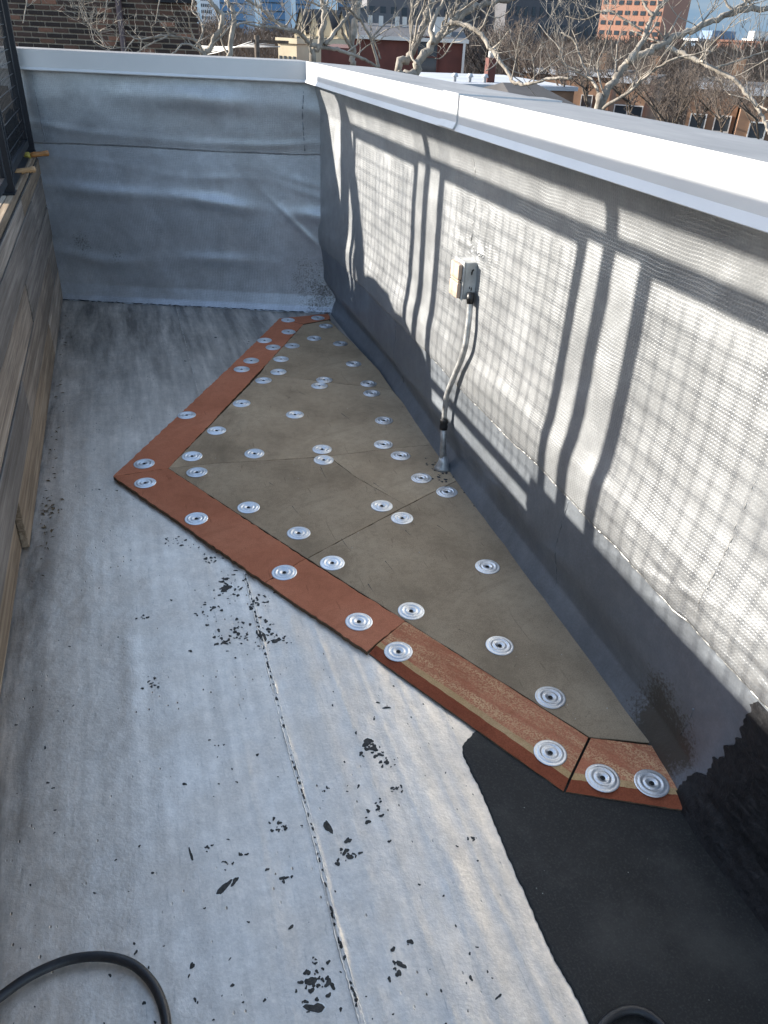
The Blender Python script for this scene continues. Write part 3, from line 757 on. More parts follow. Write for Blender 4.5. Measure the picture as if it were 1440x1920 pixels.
def bevelled_strip(lab, left, right, seed):
    """left/right: end polylines from the outer (low) edge to the inner edge"""
    def along(poly, t):
        L = [0]
        for i in range(1, len(poly)): L.append(L[-1] + (poly[i] - poly[i - 1]).length)
        d = t * L[-1]
        for i in range(1, len(poly)):
            if d <= L[i] + 1e-9: return poly[i - 1].lerp(poly[i], (d - L[i - 1]) / (L[i] - L[i - 1]))
        return poly[-1]
    ts = [0.0, 0.0, 0.10, 0.19, 0.30, 0.6, 1.0, 1.0]; zz = [0.001, 0.0055, 0.0105, 0.0138, 0.0142, TH, TH, 0.001]; mi = [3, 1, 1, 2, 0, 0, 3]
    rr = random.Random(seed); n = 34
    c = (left[0] + right[0] + left[-1] + right[-1]) / 4
    mb = MB(); rows_ = []
    for a, (t, z) in enumerate(zip(ts, zz)):
        pa, pb = along(left, t), along(right, t); row = []
        for k in range(n + 1):
            p = pa.lerp(pb, k / n)
            j = rr.uniform(-1, 1) * (0.0012 if a in (3, 4) else 0.0008)
            dirn = (along(left, 1) - left[0]).normalized()
            p = p + dirn * j; row.append((p.x - c.x, p.y - c.y, z))
        rows_.append(row)
    for a in range(len(ts) - 1):
        mb.cur = mi[a]
        for k in range(n): mb.add([rows_[a][k], rows_[a][k + 1], rows_[a + 1][k + 1], rows_[a + 1][k]], [(0, 1, 2, 3)])
    mb.cur = 3
    for k in (0, n): mb.add([r_[k] for r_ in rows_], [tuple(range(len(rows_)))])
    o = mb.build('edge_strip', [M_REDWORN, M_REDEDGE, M_OCHRE, M_EDGE], None, label=lab, cat='edge strip', group=RG)
    o.location = (c.x, c.y, 0.0004)
    bm = bmesh.new(); bm.from_mesh(o.data); bmesh.ops.remove_doubles(bm, verts=bm.verts, dist=1e-5); bmesh.ops.recalc_face_normals(bm, faces=bm.faces); bm.to_mesh(o.data); bm.free()
    return o
def f0(px, py, z=0.005): p = on_floor(px, py, z); return Vector((p.x, p.y, 0))
bevelled_strip('long red edge strip with a rubbed ochre line and worn speckled top', [f0(692, 1226), fl(760, 1165)], [f0(1056, 1484), fl(1103, 1383)], 3)
bevelled_strip('short red edge strip with two plates and an ochre line beside torn black flashing', [f0(1061, 1485), fl(1108, 1384)], [f0(1278, 1519), fl(1288, 1480), fl(1237, 1400)], 4)

# ------------------------------------------------------------------ fastening plates
def plate_mesh():
    prof = [(0.0045, -0.0012), (0.0055, 0.0), (0.010, 0.0012), (0.0128, 0.0026), (0.0158, 0.0028), (0.0178, 0.0012), (0.0198, 0.0006), (0.0222, 0.0014), (0.0248, 0.003), (0.0275, 0.0031), (0.0298, 0.0016), (0.0318, 0.0008), (0.0345, 0.0014), (0.0372, 0.0013), (0.0385, 0.0002)]
    n = 30; vs = []; fs = []
    for r, z in prof:
        for k in range(n): a = 2 * math.pi * k / n; vs.append((r * math.cos(a), r * math.sin(a), z))
    for i in range(len(prof) - 1):
        for k in range(n):
            k2 = (k + 1) % n; fs.append((i * n + k, (i + 1) * n + k, (i + 1) * n + k2, i * n + k2))
    return make_mesh('disc', vs, fs, M_GALV, True)
def screw_mesh():
    vs = []; fs = []; n = 10
    for r, z in ((0.0062, 0.0003), (0.0052, 0.0014), (0.0026, 0.0016), (0.002, -0.0006)):
        for k in range(n): a = 2 * math.pi * k / n; vs.append((r * math.cos(a), r * math.sin(a), z))
    for i in range(3):
        for k in range(n): k2 = (k + 1) % n; fs.append((i * n + k, i * n + k2, (i + 1) * n + k2, (i + 1) * n + k))
    fs.append(tuple(range(3 * n, 4 * n)))
    return make_mesh('screw_head', vs, fs, M_SCREW)
PM, SM = plate_mesh(), screw_mesh()
R_, T_ = 'round galvanised plate on ', 'round galvanised plate on '
plates = [
    (540, 600, 'the far red strip at its bend'), (596, 596, 'the short far red strip beside the wall corner'), (541, 622, 'the far red strip, inner edge, just below its bend'),
    (496, 638, 'the far red strip near its outer edge'), (512, 651, 'the far red strip, inner of a staggered pair'), (471, 676, 'the far red strip just above the strip joint'),
    (453, 692, 'the long left red strip just below the far joint'), (350, 778, 'the long left red strip at mid length'), (270, 869, 'the left red corner, upper of the two'),
    (272, 905, 'the left red corner, lower of the two'), (368, 972, 'the near red arm, first below the left corner'), (533, 1073, 'the red near arm beside a fine strip joint'),
    (673, 1165, 'the plain red strip just above the ochre lined strip'), (747, 1221, 'the upper end of the ochre lined strip'), (1032, 1411, 'the lower end of the long ochre lined strip'),
    (1130, 1458, 'the short near red strip, left of its two'), (1222, 1468, 'the short near red strip, right of its two'),
    (611, 611, 'the far tan tip below the red strip end'), (589, 634, 'the far tan board, near its tip and centred'), (548, 648, 'the far tan board hugging the red strip, topmost'),
    (638, 644, 'the far tan board nearest the wall, topmost'), (527, 673, 'the far tan board hugging the red strip, middle'), (522, 697, 'the far tan board hugging the red strip, lowest above the joint'),
    (663, 682, 'the far tan board by the wall, alone'), (494, 713, 'the second tan board at its top left point'), (608, 712, 'the tan board joint, upper of the overlapping middle pair'),
    (599, 723, 'the tan board joint, lower of the overlapping middle pair'), (691, 719, 'the far tan joint by the wall, upper of two'), (697, 737, 'the far tan joint by the wall, lower of two'),
    (453, 756, 'the second tan board beside the red strip, upper'), (553, 777, 'the middle of the second tan board, alone'), (720, 788, 'the second tan board near the wall, above the pipe foot'),
    (406, 807, 'the second tan board beside the red strip, lower'), (719, 833, 'the second tan board just left of the pipe foot'), (604, 842, 'the middle tan joint, upper of the stacked pair'),
    (751, 854, 'the small tan board directly below the pipe coupling'), (360, 855, 'the inner corner of the tan boards, upper'), (477, 850, 'the lower edge of the second tan board, left of centre'),
    (607, 862, 'the middle tan joint, lower of the stacked pair'), (369, 885, 'the inner corner of the tan boards, lower'), (790, 896, 'the small tan board beside the pipe, middle'),
    (838, 922, 'the tan board by the wall just below the pipe'), (466, 951, 'the scuffed tan board beside the red near arm, upper'), (716, 948, 'the scuffed tan board just above the diagonal joint'),
    (754, 971, 'the large tan board just below the diagonal joint'), (560, 999, 'the scuffed tan board beside the red near arm, lower'), (623, 1055, 'the large tan board at its left point by the red strip'),
    (914, 1062, 'the large tan board nearest the wall, alone'), (771, 1145, 'the large tan board beside the ochre lined strip'), (937, 1210, 'the large tan board, centre of its lower half'),
    (1032, 1307, 'the large tan board at its near point, largest on tan'),
]
for i, (px, py, lab) in enumerate(plates):
    p = on_floor(px, py, TH + 0.002)
    r = empty('fastening_plate', (p.x, p.y, TH + 0.0011), label='round galvanised plate on ' + lab, cat='plate', group='round fastening plates screwed to the boards')
    r.rotation_euler = (random.uniform(-.018, .018), random.uniform(-.018, .018), random.uniform(0, 6))
    link_obj('disc', PM, r); link_obj('screw_head', SM, r)

# cracks scored in the tan boards, and crumbs lying on them
mb = MB(); rr = random.Random(17)
cr = [[(601, 875), (610, 894), (628, 916), (643, 939)], [(548, 949), (558, 962), (568, 972)], [(722, 1052), (736, 1069), (752, 1090)], [(760, 994), (769, 1004)], [(836, 887), (853, 896)], [(700, 905), (728, 925), (760, 944)], [(880, 1105), (886, 1101)], [(560, 735), (575, 742), (590, 752)], [(640, 775), (660, 790)], [(505, 905), (520, 915)], [(965, 1250), (969, 1243), (975, 1252)], [(1098, 1345), (1104, 1338), (1109, 1346)], [(640, 1010), (655, 1030), (672, 1040)], [(820, 985), (850, 1005)], [(690, 1095), (700, 1110)], [(860, 1180), (885, 1190)]]
for c_ in cr:
    pts = catmull([on_floor(x, y, TH) for x, y in c_], 6); w = rr.uniform(.0006, .0014)
    for a in range(len(pts) - 1):
        d = (pts[a + 1] - pts[a]).normalized(); nn = Vector((-d.y, d.x, 0)); w2 = w * rr.uniform(.3, 1.2)
        mb.add([pts[a] + nn * w + Vector((0, 0, .0004)), pts[a] - nn * w + Vector((0, 0, .0004)), pts[a + 1] - nn * w2 + Vector((0, 0, .0004)), pts[a + 1] + nn * w2 + Vector((0, 0, .0004))], [(0, 1, 2, 3)]); w = w2
tag(mb.build('board_cracks', M_CHIP, None), label='thin dark cracks and nicks scored across the tan boards', cat='crack', kind='stuff')
mb = MB()
for k in range(70):
    px, py = rr.uniform(330, 1180), rr.uniform(640, 1380); p = on_floor(px, py, TH)
    if p.x > 0.03 + abs(p.y - 2.63) * (0.62 if p.y > 2.63 else 0.55) and p.x < 1.02:
        s_ = rr.uniform(.0008, .0024); z = TH + .0003
        mb.add([(p.x - s_, p.y, z), (p.x, p.y - s_ * .7, z), (p.x + s_, p.y + s_ * .2, z), (p.x, p.y + s_, z), (p.x, p.y, z + s_)], [(0, 1, 4), (1, 2, 4), (2, 3, 4), (3, 0, 4)])
tag(mb.build('pale_crumbs', M_WHITECRUMB, None), label='tiny pale crumbs strewn over the tan boards', cat='debris', kind='stuff')

# ------------------------------------------------------------------ black membrane patch on the floor
edge = [(905, 1368), (893, 1371), (880, 1384), (868, 1400), (870, 1418), (881, 1442), (896, 1470), (912, 1505), (931, 1552), (952, 1602), (972, 1648), (992, 1692), (1012, 1738), (1034, 1785), (1056, 1826), (1080, 1868), (1105, 1920), (1190, 2100), (1330, 2400)]
rr = random.Random(5)
left_edge = []
ep = catmull([on_floor(px, py) for px, py in edge], 6)
for p in ep: left_edge.append((p.x + rr.uniform(-.0014, .0014), p.y + rr.uniform(-.001, .001)))
mb = MB(); N = 26
rows_ = []
for (x0, y0) in left_edge:
    x1 = 1.10
    row = [(x0 - 0.0005, y0, fh(x0, y0) - 0.001), (x0, y0, fh(x0, y0) + 0.0032), (x0 + 0.005, y0, fh(x0, y0) + 0.0042)]
    for k in range(1, N + 1):
        x = x0 + 0.006 + (x1 - x0 - 0.006) * k / N; yy = y0 + (0.0 if y0 < 1.0 else 0.0)
        row.append((x, yy, max(fh(x, yy), -0.004) + 0.0036 + 0.0012 * math.sin(x * 31 + yy * 7) * 0.4))
    rows_.append(row)
for a in range(len(rows_) - 1):
    for k in range(len(rows_[0]) - 1): mb.add([rows_[a][k], rows_[a + 1][k], rows_[a + 1][k + 1], rows_[a][k + 1]], [(0, 1, 2, 3)])
o = mb.build('black_membrane', M_BLACK, None, True, label='dusty black bitumen sheet laid bare where the silver roof covering is cut away', cat='membrane')
bm = bmesh.new(); bm.from_mesh(o.data); bmesh.ops.remove_doubles(bm, verts=bm.verts, dist=1e-5); bmesh.ops.recalc_face_normals(bm, faces=bm.faces)
if sum(f.normal.z for f in bm.faces) < 0: bmesh.ops.reverse_faces(bm, faces=bm.faces)
bm.to_mesh(o.data); bm.free()

# torn black flashing on the foot of the wall at the near right
def on_wall(px, py, off=0.004):
    d = ray(px, py); lo, hi = 0.3, 6.0
    t = 0.5
    step = 0.05
    while t < 6:
        p = O + d * t
        zc = min(max(p.z, -0.009), 1.18)
        g_ = p.x - (float(wall_x(p.y, zc)) - off)
        if p.z < 0.0: return Vector((p.x, p.y, 0.0))
        if g_ > 0:
            if step < 0.001: return p
            t -= step; step *= 0.2; continue
        t += step
    return p
tear = [(1436, 1302), (1425, 1305), (1410, 1325), (1402, 1340), (1394, 1362), (1388, 1384), (1372, 1394), (1356, 1404), (1344, 1412), (1338, 1420), (1337, 1430), (1352, 1424), (1360, 1423), (1346, 1430), (1334, 1440), (1325, 1455), (1312, 1450), (1298, 1456), (1287, 1462)]
tp = [on_wall(*p) for p in tear]
zt = np.array([p.z for p in tp]); yt = np.array([p.y for p in tp])
order = np.argsort(zt); zt, yt = zt[order], yt[order]
zs = np.linspace(-0.008, 0.36, 70); rows_ = []
for z in zs:
    yl = float(np.interp(z, zt, yt)) + 0.006 * float(vnoise(np.array([z * 70]), np.array([1.0]), 77)[0]) + 0.004 * float(vnoise(np.array([z * 200]), np.array([2.0]), 78)[0])
    row = []
    for k in range(40):
        f = k / 39; y = yl * (1 - f) + (-1.2) * f if k else yl
        y = yl - (yl + 1.2) * f ** 1.8
        off = 0.0045 + 0.003 * abs(float(vnoise(np.array([y * 40]), np.array([z * 40]), 79)[0])) * (1 if k < 12 else 0.2)
        if k == 0: row.append((float(wall_x(y, z)) + 0.003, y, z))
        row.append((float(wall_x(y, z)) - off, y, z))
    rows_.append(row)
mb = MB()
for a in range(len(rows_) - 1):
    for k in range(len(rows_[0]) - 1): mb.add([rows_[a][k], rows_[a][k + 1], rows_[a + 1][k + 1], rows_[a + 1][k]], [(0, 1, 2, 3)])
top = rows_[-1]
lip = [(x + 0.012, y, z + 0.004) for x, y, z in top]
for k in range(len(top) - 1): mb.add([top[k], top[k + 1], lip[k + 1], lip[k]], [(0, 1, 2, 3)])
mb.build('torn_flashing', M_CHAR, None, True, label='torn charred black flashing at the wall foot, ragged edge over silver', cat='flashing')
# crumbs of torn bitumen
mb = MB(); rr = random.Random(8)
def lump(mb, c, r, flat=0.6, seed=0):
    q = random.Random(seed); n = 7; vs = []; rings = [(0.0, 1.0), (0.45, 0.85), (0.85, 0.4)]
    ph = [q.uniform(0.6, 1.35) for _ in range(n)]
    for h_, w_ in rings:
        for k in range(n):
            a = 2 * math.pi * k / n
            vs.append((c[0] + r * w_ * ph[k] * math.cos(a) * q.uniform(.85, 1.15), c[1] + r * w_ * ph[(k + 2) % n] * math.sin(a), c[2] + r * flat * h_ * q.uniform(.8, 1.2)))
    vs.append((c[0], c[1], c[2] + r * flat))
    fs = []
    for i in range(2):
        for k in range(n): k2 = (k + 1) % n; fs.append((i * n + k, i * n + k2, (i + 1) * n + k2, (i + 1) * n + k))
    for k in range(n): fs.append((2 * n + k, 2 * n + (k + 1) % n, 3 * n))
    mb.add(vs, fs)
crumbs = []
for k in range(150):
    t = rr.random(); px = 1292 + 75 * t + rr.gauss(0, 12); py = 1478 + 55 * t + rr.gauss(0, 14)
    p = on_floor(px, py, 0.006)
    lump(mb, (min(p.x, 1.04), p.y, 0.003), rr.uniform(0.002, 0.009) * (1 - 0.3 * t), 0.8, k)
for k in range(14):
    p = on_floor(1311 + rr.gauss(0, 5), 1553 + rr.gauss(0, 5), 0.006); lump(mb, (p.x, p.y, 0.004), rr.uniform(.002, .005), 0.9, 900 + k)
tag(mb.build('bitumen_crumbs', M_CHAR, None), label='crumbled black bitumen scraps beside the short near red strip', cat='debris', kind='stuff')

# bare chips where the coating has flaked from the floor
mb = MB(); rr = random.Random(21)
def chip(mb, px, py, r, asp=1.0, ang=0.0):
    p = on_floor(px, py)
    if p.x < -0.40 or p.x > 1.0: return
    n = 13 if r > .0025 else 9; vs = []; k1, k2 = rr.uniform(0, 6), rr.uniform(0, 6); z = fh(p.x, p.y)
    for k in range(n):
        a = 2 * math.pi * k / n; q = r * (1 + .28 * math.sin(2 * a + k1) + .16 * math.sin(3 * a + k2) + rr.uniform(-.12, .12))
        dx, dy = q * math.cos(a), q * asp * math.sin(a)
        x = p.x + dx * math.cos(ang) - dy * math.sin(ang); y = p.y + dx * math.sin(ang) + dy * math.cos(ang)
        vs.append((x, y, fh(x, y) + 0.0006))
    rim = [(p.x + (v[0] - p.x) * 1.0 + (v[0] - p.x) * 0.16 + 0.0004, p.y + (v[1] - p.y) * 1.16, v[2] - 0.0003) for v in vs]
    vs.append((p.x, p.y, z + 0.0010))
    mb.cur = 0; mb.add(vs, [(k, (k + 1) % n, n) for k in range(n)])
    if r > 0.0022:
        mb.cur = 1; rim.append((p.x, p.y, z + 0.0004)); mb.add(rim, [(k, (k + 1) % n, n) for k in range(n)])
clusters = [(428, 1098, 22, 20, 46, 5), (395, 1146, 32, 14, 26, 4), (480, 1130, 15, 16, 16, 5), (505, 1120, 16, 14, 12, 4), (440, 1190, 34, 22, 44, 5), (492, 1190, 14, 20, 30, 5.5), (522, 1195, 22, 13, 18, 5), (415, 1200, 12, 8, 9, 5),
            (332, 1018, 24, 12, 26, 3.6), (398, 1049, 24, 10, 18, 3.6), (268, 1158, 14, 8, 8, 4), (292, 1280, 19, 13, 14, 4.5), (692, 1394, 18, 12, 12, 7), (704, 1408, 24, 12, 12, 6), (727, 1424, 20, 16, 14, 6), (528, 1545, 20, 14, 16, 5), (650, 1596, 24, 20, 20, 6),
            (706, 1520, 16, 26, 12, 5), (746, 1810, 15, 28, 12, 6), (590, 1838, 34, 40, 40, 6), (455, 1602, 12, 6, 5, 5), (392, 1592, 8, 6, 6, 3.5), (540, 1646, 14, 5, 5, 4), (425, 1618, 14, 8, 5, 4), (880, 1572, 10, 5, 5, 5), (900, 1830, 20, 14, 6, 4.5), (740, 1480, 14, 6, 8, 3.5), (470, 1215, 50, 30, 16, 3), (640, 1480, 40, 10, 8, 3)]
for (cx_, cy_, rx, ry, n, sz) in clusters:
    for _ in range(int(n * .8)):
        px = cx_ + rr.gauss(0, rx * 0.6); py = cy_ + rr.gauss(0, ry * 0.6)
        d = (on_floor(px, py) - O).length
        chip(mb, px, py, sz * rr.uniform(0.2, 0.8) * d / F, rr.uniform(0.6, 1.5), rr.uniform(0, 3.14))
for (px, py, r, asp, ang) in [(424, 1102, 13, 0.8, 0), (490, 1192, 10, 1.8, 0.2), (518, 1202, 11, .6, 0), (688, 1392, 13, .7, .4), (700, 1404, 9, .8, 0), (615, 1550, 7, 2.6, .05), (648, 1596, 9, .6, .5), (656, 1606, 8, .7, 0), (420, 1664, 22, .28, .75), (440, 1652, 10, .5, .7), (590, 1888, 17, .55, -.5), (580, 1838, 8, 1.3, 0), (358, 1602, 3, 5, .12), (533, 1644, 10, .4, .1), (725, 1327, 10, .3, -.35), (360, 1810, 4, 2, -.5), (752, 1808, 10, .6, -.6), (690, 1540, 6, 1, 0), (357, 1220, 5, .7, 0), (546, 1736, 6, .6, .3), (270, 1880, 3, 1.5, 0), (935, 1868, 7, .4, .4)]:
    d = (on_floor(px, py) - O).length; chip(mb, px, py, r * .8 * d / F, asp, ang)
for _ in range(100):
    y = rr.uniform(0.35, 1.9); x = 0.2065 + 0.003 * float(vnoise(np.array([y * 4.0]), np.array([0.0]), 90)[0]) + rr.uniform(-.0015, .0015)
    q = O + (Vector((x, y, 0)) - O); v = q - O; dpt = v.dot(fwd); px = CX + F * v.dot(camx) / dpt; py = CY - F * v.dot(camy) / dpt
    chip(mb, px, py, rr.uniform(.0012, .0032), rr.uniform(1.0, 2.6), rr.uniform(-.15, .15))
for _ in range(200):
    px = rr.uniform(20, 900); py = rr.uniform(620, 1920)
    d = (on_floor(px, py) - O).length; chip(mb, px, py, rr.uniform(0.5, 2.2) ** 1.2 * d / F, rr.uniform(.4, 1.8), rr.uniform(0, 3))
tag(mb.build('flaked_spots', [M_CHIP, M_FLOORB], roof_floor), kind='stuff')
# litter swept against the planks
mb = MB()
for k in range(90):
    y = rr.uniform(2.1, 4.8) if k < 40 else rr.gauss(2.42, 0.12); x = -0.40 + abs(rr.gauss(0, 0.02 if k < 40 else 0.03)); a = rr.uniform(0, 3.1); l = rr.uniform(.003, .012); w = l * rr.uniform(.15, .5)
    z = fh(x, y) + 0.001; c_, s_ = math.cos(a), math.sin(a)
    mb.add([(x - l * c_, y - l * s_, z), (x + w * s_, y - w * c_, z + .002), (x + l * c_, y + l * s_, z + .001), (x - w * s_, y + w * c_, z + .002)], [(0, 1, 2, 3)])
tag(mb.build('leaf_litter', M_LEAF, None), label='thin line of dry leaf scraps along the foot of the planks', cat='litter', kind='stuff')

# ------------------------------------------------------------------ junction box and conduit
jb = empty('junction_box', (1.02, 2.22, 0.70), label='grey outlet box with beige flap covers and bent metal conduit on the wall', cat='outlet box')
def J(p): return Vector(p) - Vector(jb.location)
mb = MB(); mb.frame_box(J((1.000, 2.271, 0.690)), (0.075, 0, 0), (0, 0.078, 0), (0, 0, 0.117)); bevel(mb.build('box', M_BOXGREY, jb), 0.004, 2)
mb = MB(); mb.frame_box(J((0.994, 2.269, 0.687)), (0.005, 0, 0), (0, 0.082, 0), (0, 0, 0.123)); bevel(mb.build('cover_plate', M_BOXGREY, jb), 0.0015, 1)
for z in (0.694, 0.752):
    mb = MB(); mb.frame_box(J((0.979, 2.276, z)), (0.0145, 0, 0), (0, 0.068, 0), (0, 0, 0.049)); bevel(mb.build('flap_cover', M_BEIGE, jb), 0.004, 2)
mb = MB(); mb.tube([J((0.985, 2.278, 0.7475)), J((0.985, 2.342, 0.7475))], 0.004, 8); mb.build('hinge', M_BEIGE, jb)
def pipe_pt(px, py, X): return J(on_x(px, py, X))
path = [pipe_pt(882, 556, 1.020), pipe_pt(880, 590, 1.018), pipe_pt(874, 640, 1.013), pipe_pt(867, 668, 1.010), pipe_pt(856, 695, 1.010), pipe_pt(839, 737, 1.011), pipe_pt(835, 760, 1.012), pipe_pt(833, 784, 1.013)]
mb = MB(); mb.tube(catmull(path, 4), 0.0098, 12); mb.build('conduit', M_PIPE, jb, True)
cp = pipe_pt(832, 796, 1.013); ft = Vector((cp.x + 0.012, cp.y + 0.004, 0.012 - jb.location.z))
mb = MB(); mb.tube([cp, cp.lerp(ft, .5), ft], [0.0115, 0.0115, 0.0125], 12); mb.build('lower_conduit', M_PIPE, jb, True)
mb = MB(); mb.tube([cp + Vector((0, 0, h_)) for h_ in (.024, .018, .010, .002, -.006, -.018)], [0.0125, 0.0152, 0.0152, 0.0132, 0.0155, 0.0145], 12); mb.build('coupling', M_SCREW, jb, True)
mb = MB(); t0 = path[0]; mb.tube([t0 + Vector((0, 0, .012)), t0 + (path[1] - t0) * .15, t0 + (path[1] - t0) * .4], [0.0115, 0.0125, 0.0105], 12); mb.build('connector', M_TAR_SHADE, jb, True)
mb = MB(); rr = random.Random(3)
mb.tube([ft + Vector((0, 0, h_)) for h_ in (.06, .03, .012, .002)], [0.0135, 0.019, 0.027, 0.034], 14); mb.build('foot_boot', M_PIPE, jb, True)
fx, fy = ft.x + jb.location.x, ft.y + jb.location.y
# tar smears round the foot and splash on the box
mb = MB()
for k in range(46):
    a = rr.uniform(0, 6.28); r = abs(rr.gauss(0.035, 0.022)); lump(mb, (min(1.05, fx - .01 + r * math.cos(a)), fy - .02 + r * 1.5 * math.sin(a), TH - 0.001), rr.uniform(.0025, .007), 0.5, 400 + k)
for k in range(26):
    lump(mb, (1.045 + rr.gauss(0, .008), 2.22 - abs(rr.gauss(0, .08)), TH - .001), rr.uniform(.002, .005), .6, 500 + k)
tag(mb.build('tar_smears', M_TAR_SHADE, None), label='black tar smears and crumbs around the foot of the conduit', cat='tar', kind='stuff')
mb = MB()
for k in range(6):
    mb.cur = 0; y0 = 2.2705; x = 1.022 + rr.uniform(-.004, .016); z = 0.70 + rr.random() * 0.085; w = rr.uniform(.002, .005); h_ = rr.uniform(.004, .016)
    mb.add([J((x, y0, z)), J((x + w, y0 - .0006, z + h_ * .3)), J((x + w * .7, y0, z + h_)), J((x - w * .3, y0 - .0006, z + h_ * .8))], [(0, 1, 2, 3)])
mb.build('tar_splash', M_TAR_SHADE, jb)
# drips of coating smeared over the top of the box
mb = MB()
for k in range(14):
    y = 2.31 + rr.gauss(0, 0.05); z = 0.822 + abs(rr.gauss(0, 0.018)); x = float(wall_x(y, z)) - 0.003
    l_ = rr.uniform(.002, .007); vs_l = len(mb.v); lump(mb, (0, 0, 0), l_, 0.45, 700 + k)
    for q in range(vs_l, len(mb.v)): v = mb.v[q]; mb.v[q] = (x - v[2], y + v[0], z + v[1])
o = mb.build('sealant_dabs', M_WALL, wall, True)
for v in o.data.vertices: v.co -= Vector(wall.location)
tag(o, kind='stuff')

# ------------------------------------------------------------------ hoses
def hose(lab, pix, r):
    pts = catmull([on_floor(px, py, r) for px, py in pix], 8); pts = [Vector((p.x, p.y, r + 0.004)) for p in pts]
    mb = MB(); c = Vector((pts[len(pts) // 2].x, pts[len(pts) // 2].y, 0)); mb.tube([p - c for p in pts], r, 14)
    o = mb.build('black_hose', M_RUBBER, None, True, label=lab, cat='hose'); o.location = c
hose('black rubber hose looping across the bottom left corner on the silver roof', [(-150, 3000), (-190, 2500), (-200, 2180), (-150, 2010), (-70, 1925), (0, 1872), (60, 1831), (130, 1802), (195, 1796), (248, 1810), (285, 1844), (306, 1888), (313, 1935), (310, 2010), (290, 2140), (250, 2450), (240, 3000)], 0.0085)
hose('black hose end curving up at the bottom right on the black sheet', [(1010, 3000), (1060, 2450), (1085, 2130), (1100, 1985), (1125, 1930), (1155, 1903), (1188, 1896), (1220, 1908), (1250, 1938), (1275, 1990), (1290, 2130), (1310, 2500), (1280, 3000)], 0.0085)

# ------------------------------------------------------------------ hand rollers on the ledge
def roller(lab, p0, p1, hm, cm, loc):
    """handle from p0 (butt) to p1 (collar)"""
    r = empty('hand_roller', loc, label=lab, cat='roller')
    p0, p1 = Vector(p0) - Vector(loc), Vector(p1) - Vector(loc); d = (p1 - p0)
    mb = MB(); ts = [0, .02, .08, .2, .4, .6, .8, .95, 1]; rs = [.006, .0115, .0145, .0135, .0115, .0125, .0135, .0115, .009]
    mb.tube([p0 + d * t for t in ts], rs, 12); mb.build('handle', hm, r, True)
    u = d.normalized(); mb = MB()
    mb.tube([p1, p1 + u * .006, p1 + u * .022, p1 + u * .03], [.012, .017, .018, .008], 12); mb.build('collar', cm, r, True)
    q = p1 + u * .03; w = Vector((-u.y, u.x, 0))
    mb = MB(); mb.tube([q, q + u * .05, q + u * .06 + w * .012, q + u * .085 + w * .025, q + u * .10 + w * .02], .003, 8); mb.build('wire_frame', M_GALV, r, True)
    e = q + u * .10; mb = MB(); mb.tube([e - w * .02, e + w * .02], .014, 12); mb.build('wheel', M_RUBBER, r, True)
roller('hand roller with varnished wooden handle and yellow stained collar on the ledge', on_y(92, 287, 4.6), on_y(57, 291, 4.6), M_HANDLE, M_YELLOW, (-0.42, 4.6, 0.80))
roller('hand roller with pale bare wooden handle on the ledge, nearer of the two', on_y(67, 317, 4.12), on_y(27, 323, 4.12), M_HANDLE2, M_SCREW, (-0.44, 4.12, 0.80))

# ================================================================== beyond the parapet
GZ = -9.3
def facing(o_px, D, yaw): pass
class Bld:
    """box building: front-left foot at O0, u along the front, w into the depth"""
    def __init__(s, name, px, py, D, yaw, **k):
        p = far_at(px, py, D); s.top = p.z; s.u = Vector((math.cos(yaw), math.sin(yaw), 0)); s.w = Vector((-math.sin(yaw), math.cos(yaw), 0))
        s.o = Vector((p.x, p.y, GZ)); s.e = empty(name, s.o, **k); s.e.rotation_euler = (0, 0, yaw)
    def width(s, px, py):
        """metres along the front to the pixel column px"""
        d = ray(px, py); nrm = s.w; t = (s.o - O).dot(nrm) / d.dot(nrm); return (O + d * t - s.o).dot(s.u)
    def z(s, px, py, off=0.0):
        d = ray(px, py); t = (s.o + s.w * off - O).dot(s.w) / d.dot(s.w); return (O + d * t).z - GZ
    def box(s, name, x0, x1, y0, y1, z0, z1, mat, parent=None):
        mb = MB(); mb.box(x0, x1, y0, y1, z0, z1); return mb.build(name, mat, parent or s.e)
    def windows(s, face, xs, zs, w, h, mat, name='window', depth=0.05, frame=None):
        """face 'f' front (y=0), 'l' left side (x=0): shared meshes"""
        mb = MB()
        if face == 'f': mb.box(-w / 2, w / 2, -depth, depth, 0, h)
        else: mb.box(-depth, depth, -w / 2, w / 2, 0, h)
        me = mb.mesh(name, mat)
        if frame:
            fb = MB(); t = 0.05
            for (a0, a1, b0, b1) in ((-w / 2 - t, w / 2 + t, -t, 0), (-w / 2 - t, w / 2 + t, h, h + t), (-w / 2 - t, -w / 2, 0, h), (w / 2, w / 2 + t, 0, h), (-w / 2, w / 2, h * .48, h * .48 + .06)):
                if face == 'f': fb.box(a0, a1, -depth - .06, depth, b0, b1)
                else: fb.box(-depth - .06, depth, a0, a1, b0, b1)
            fm = fb.mesh('frame', frame)
        for x in xs:
            for z in zs:
                o = link_obj(name, me, s.e, (x, 0, z) if face == 'f' else (0, x, z))
                if frame: link_obj('frame', fm, o)

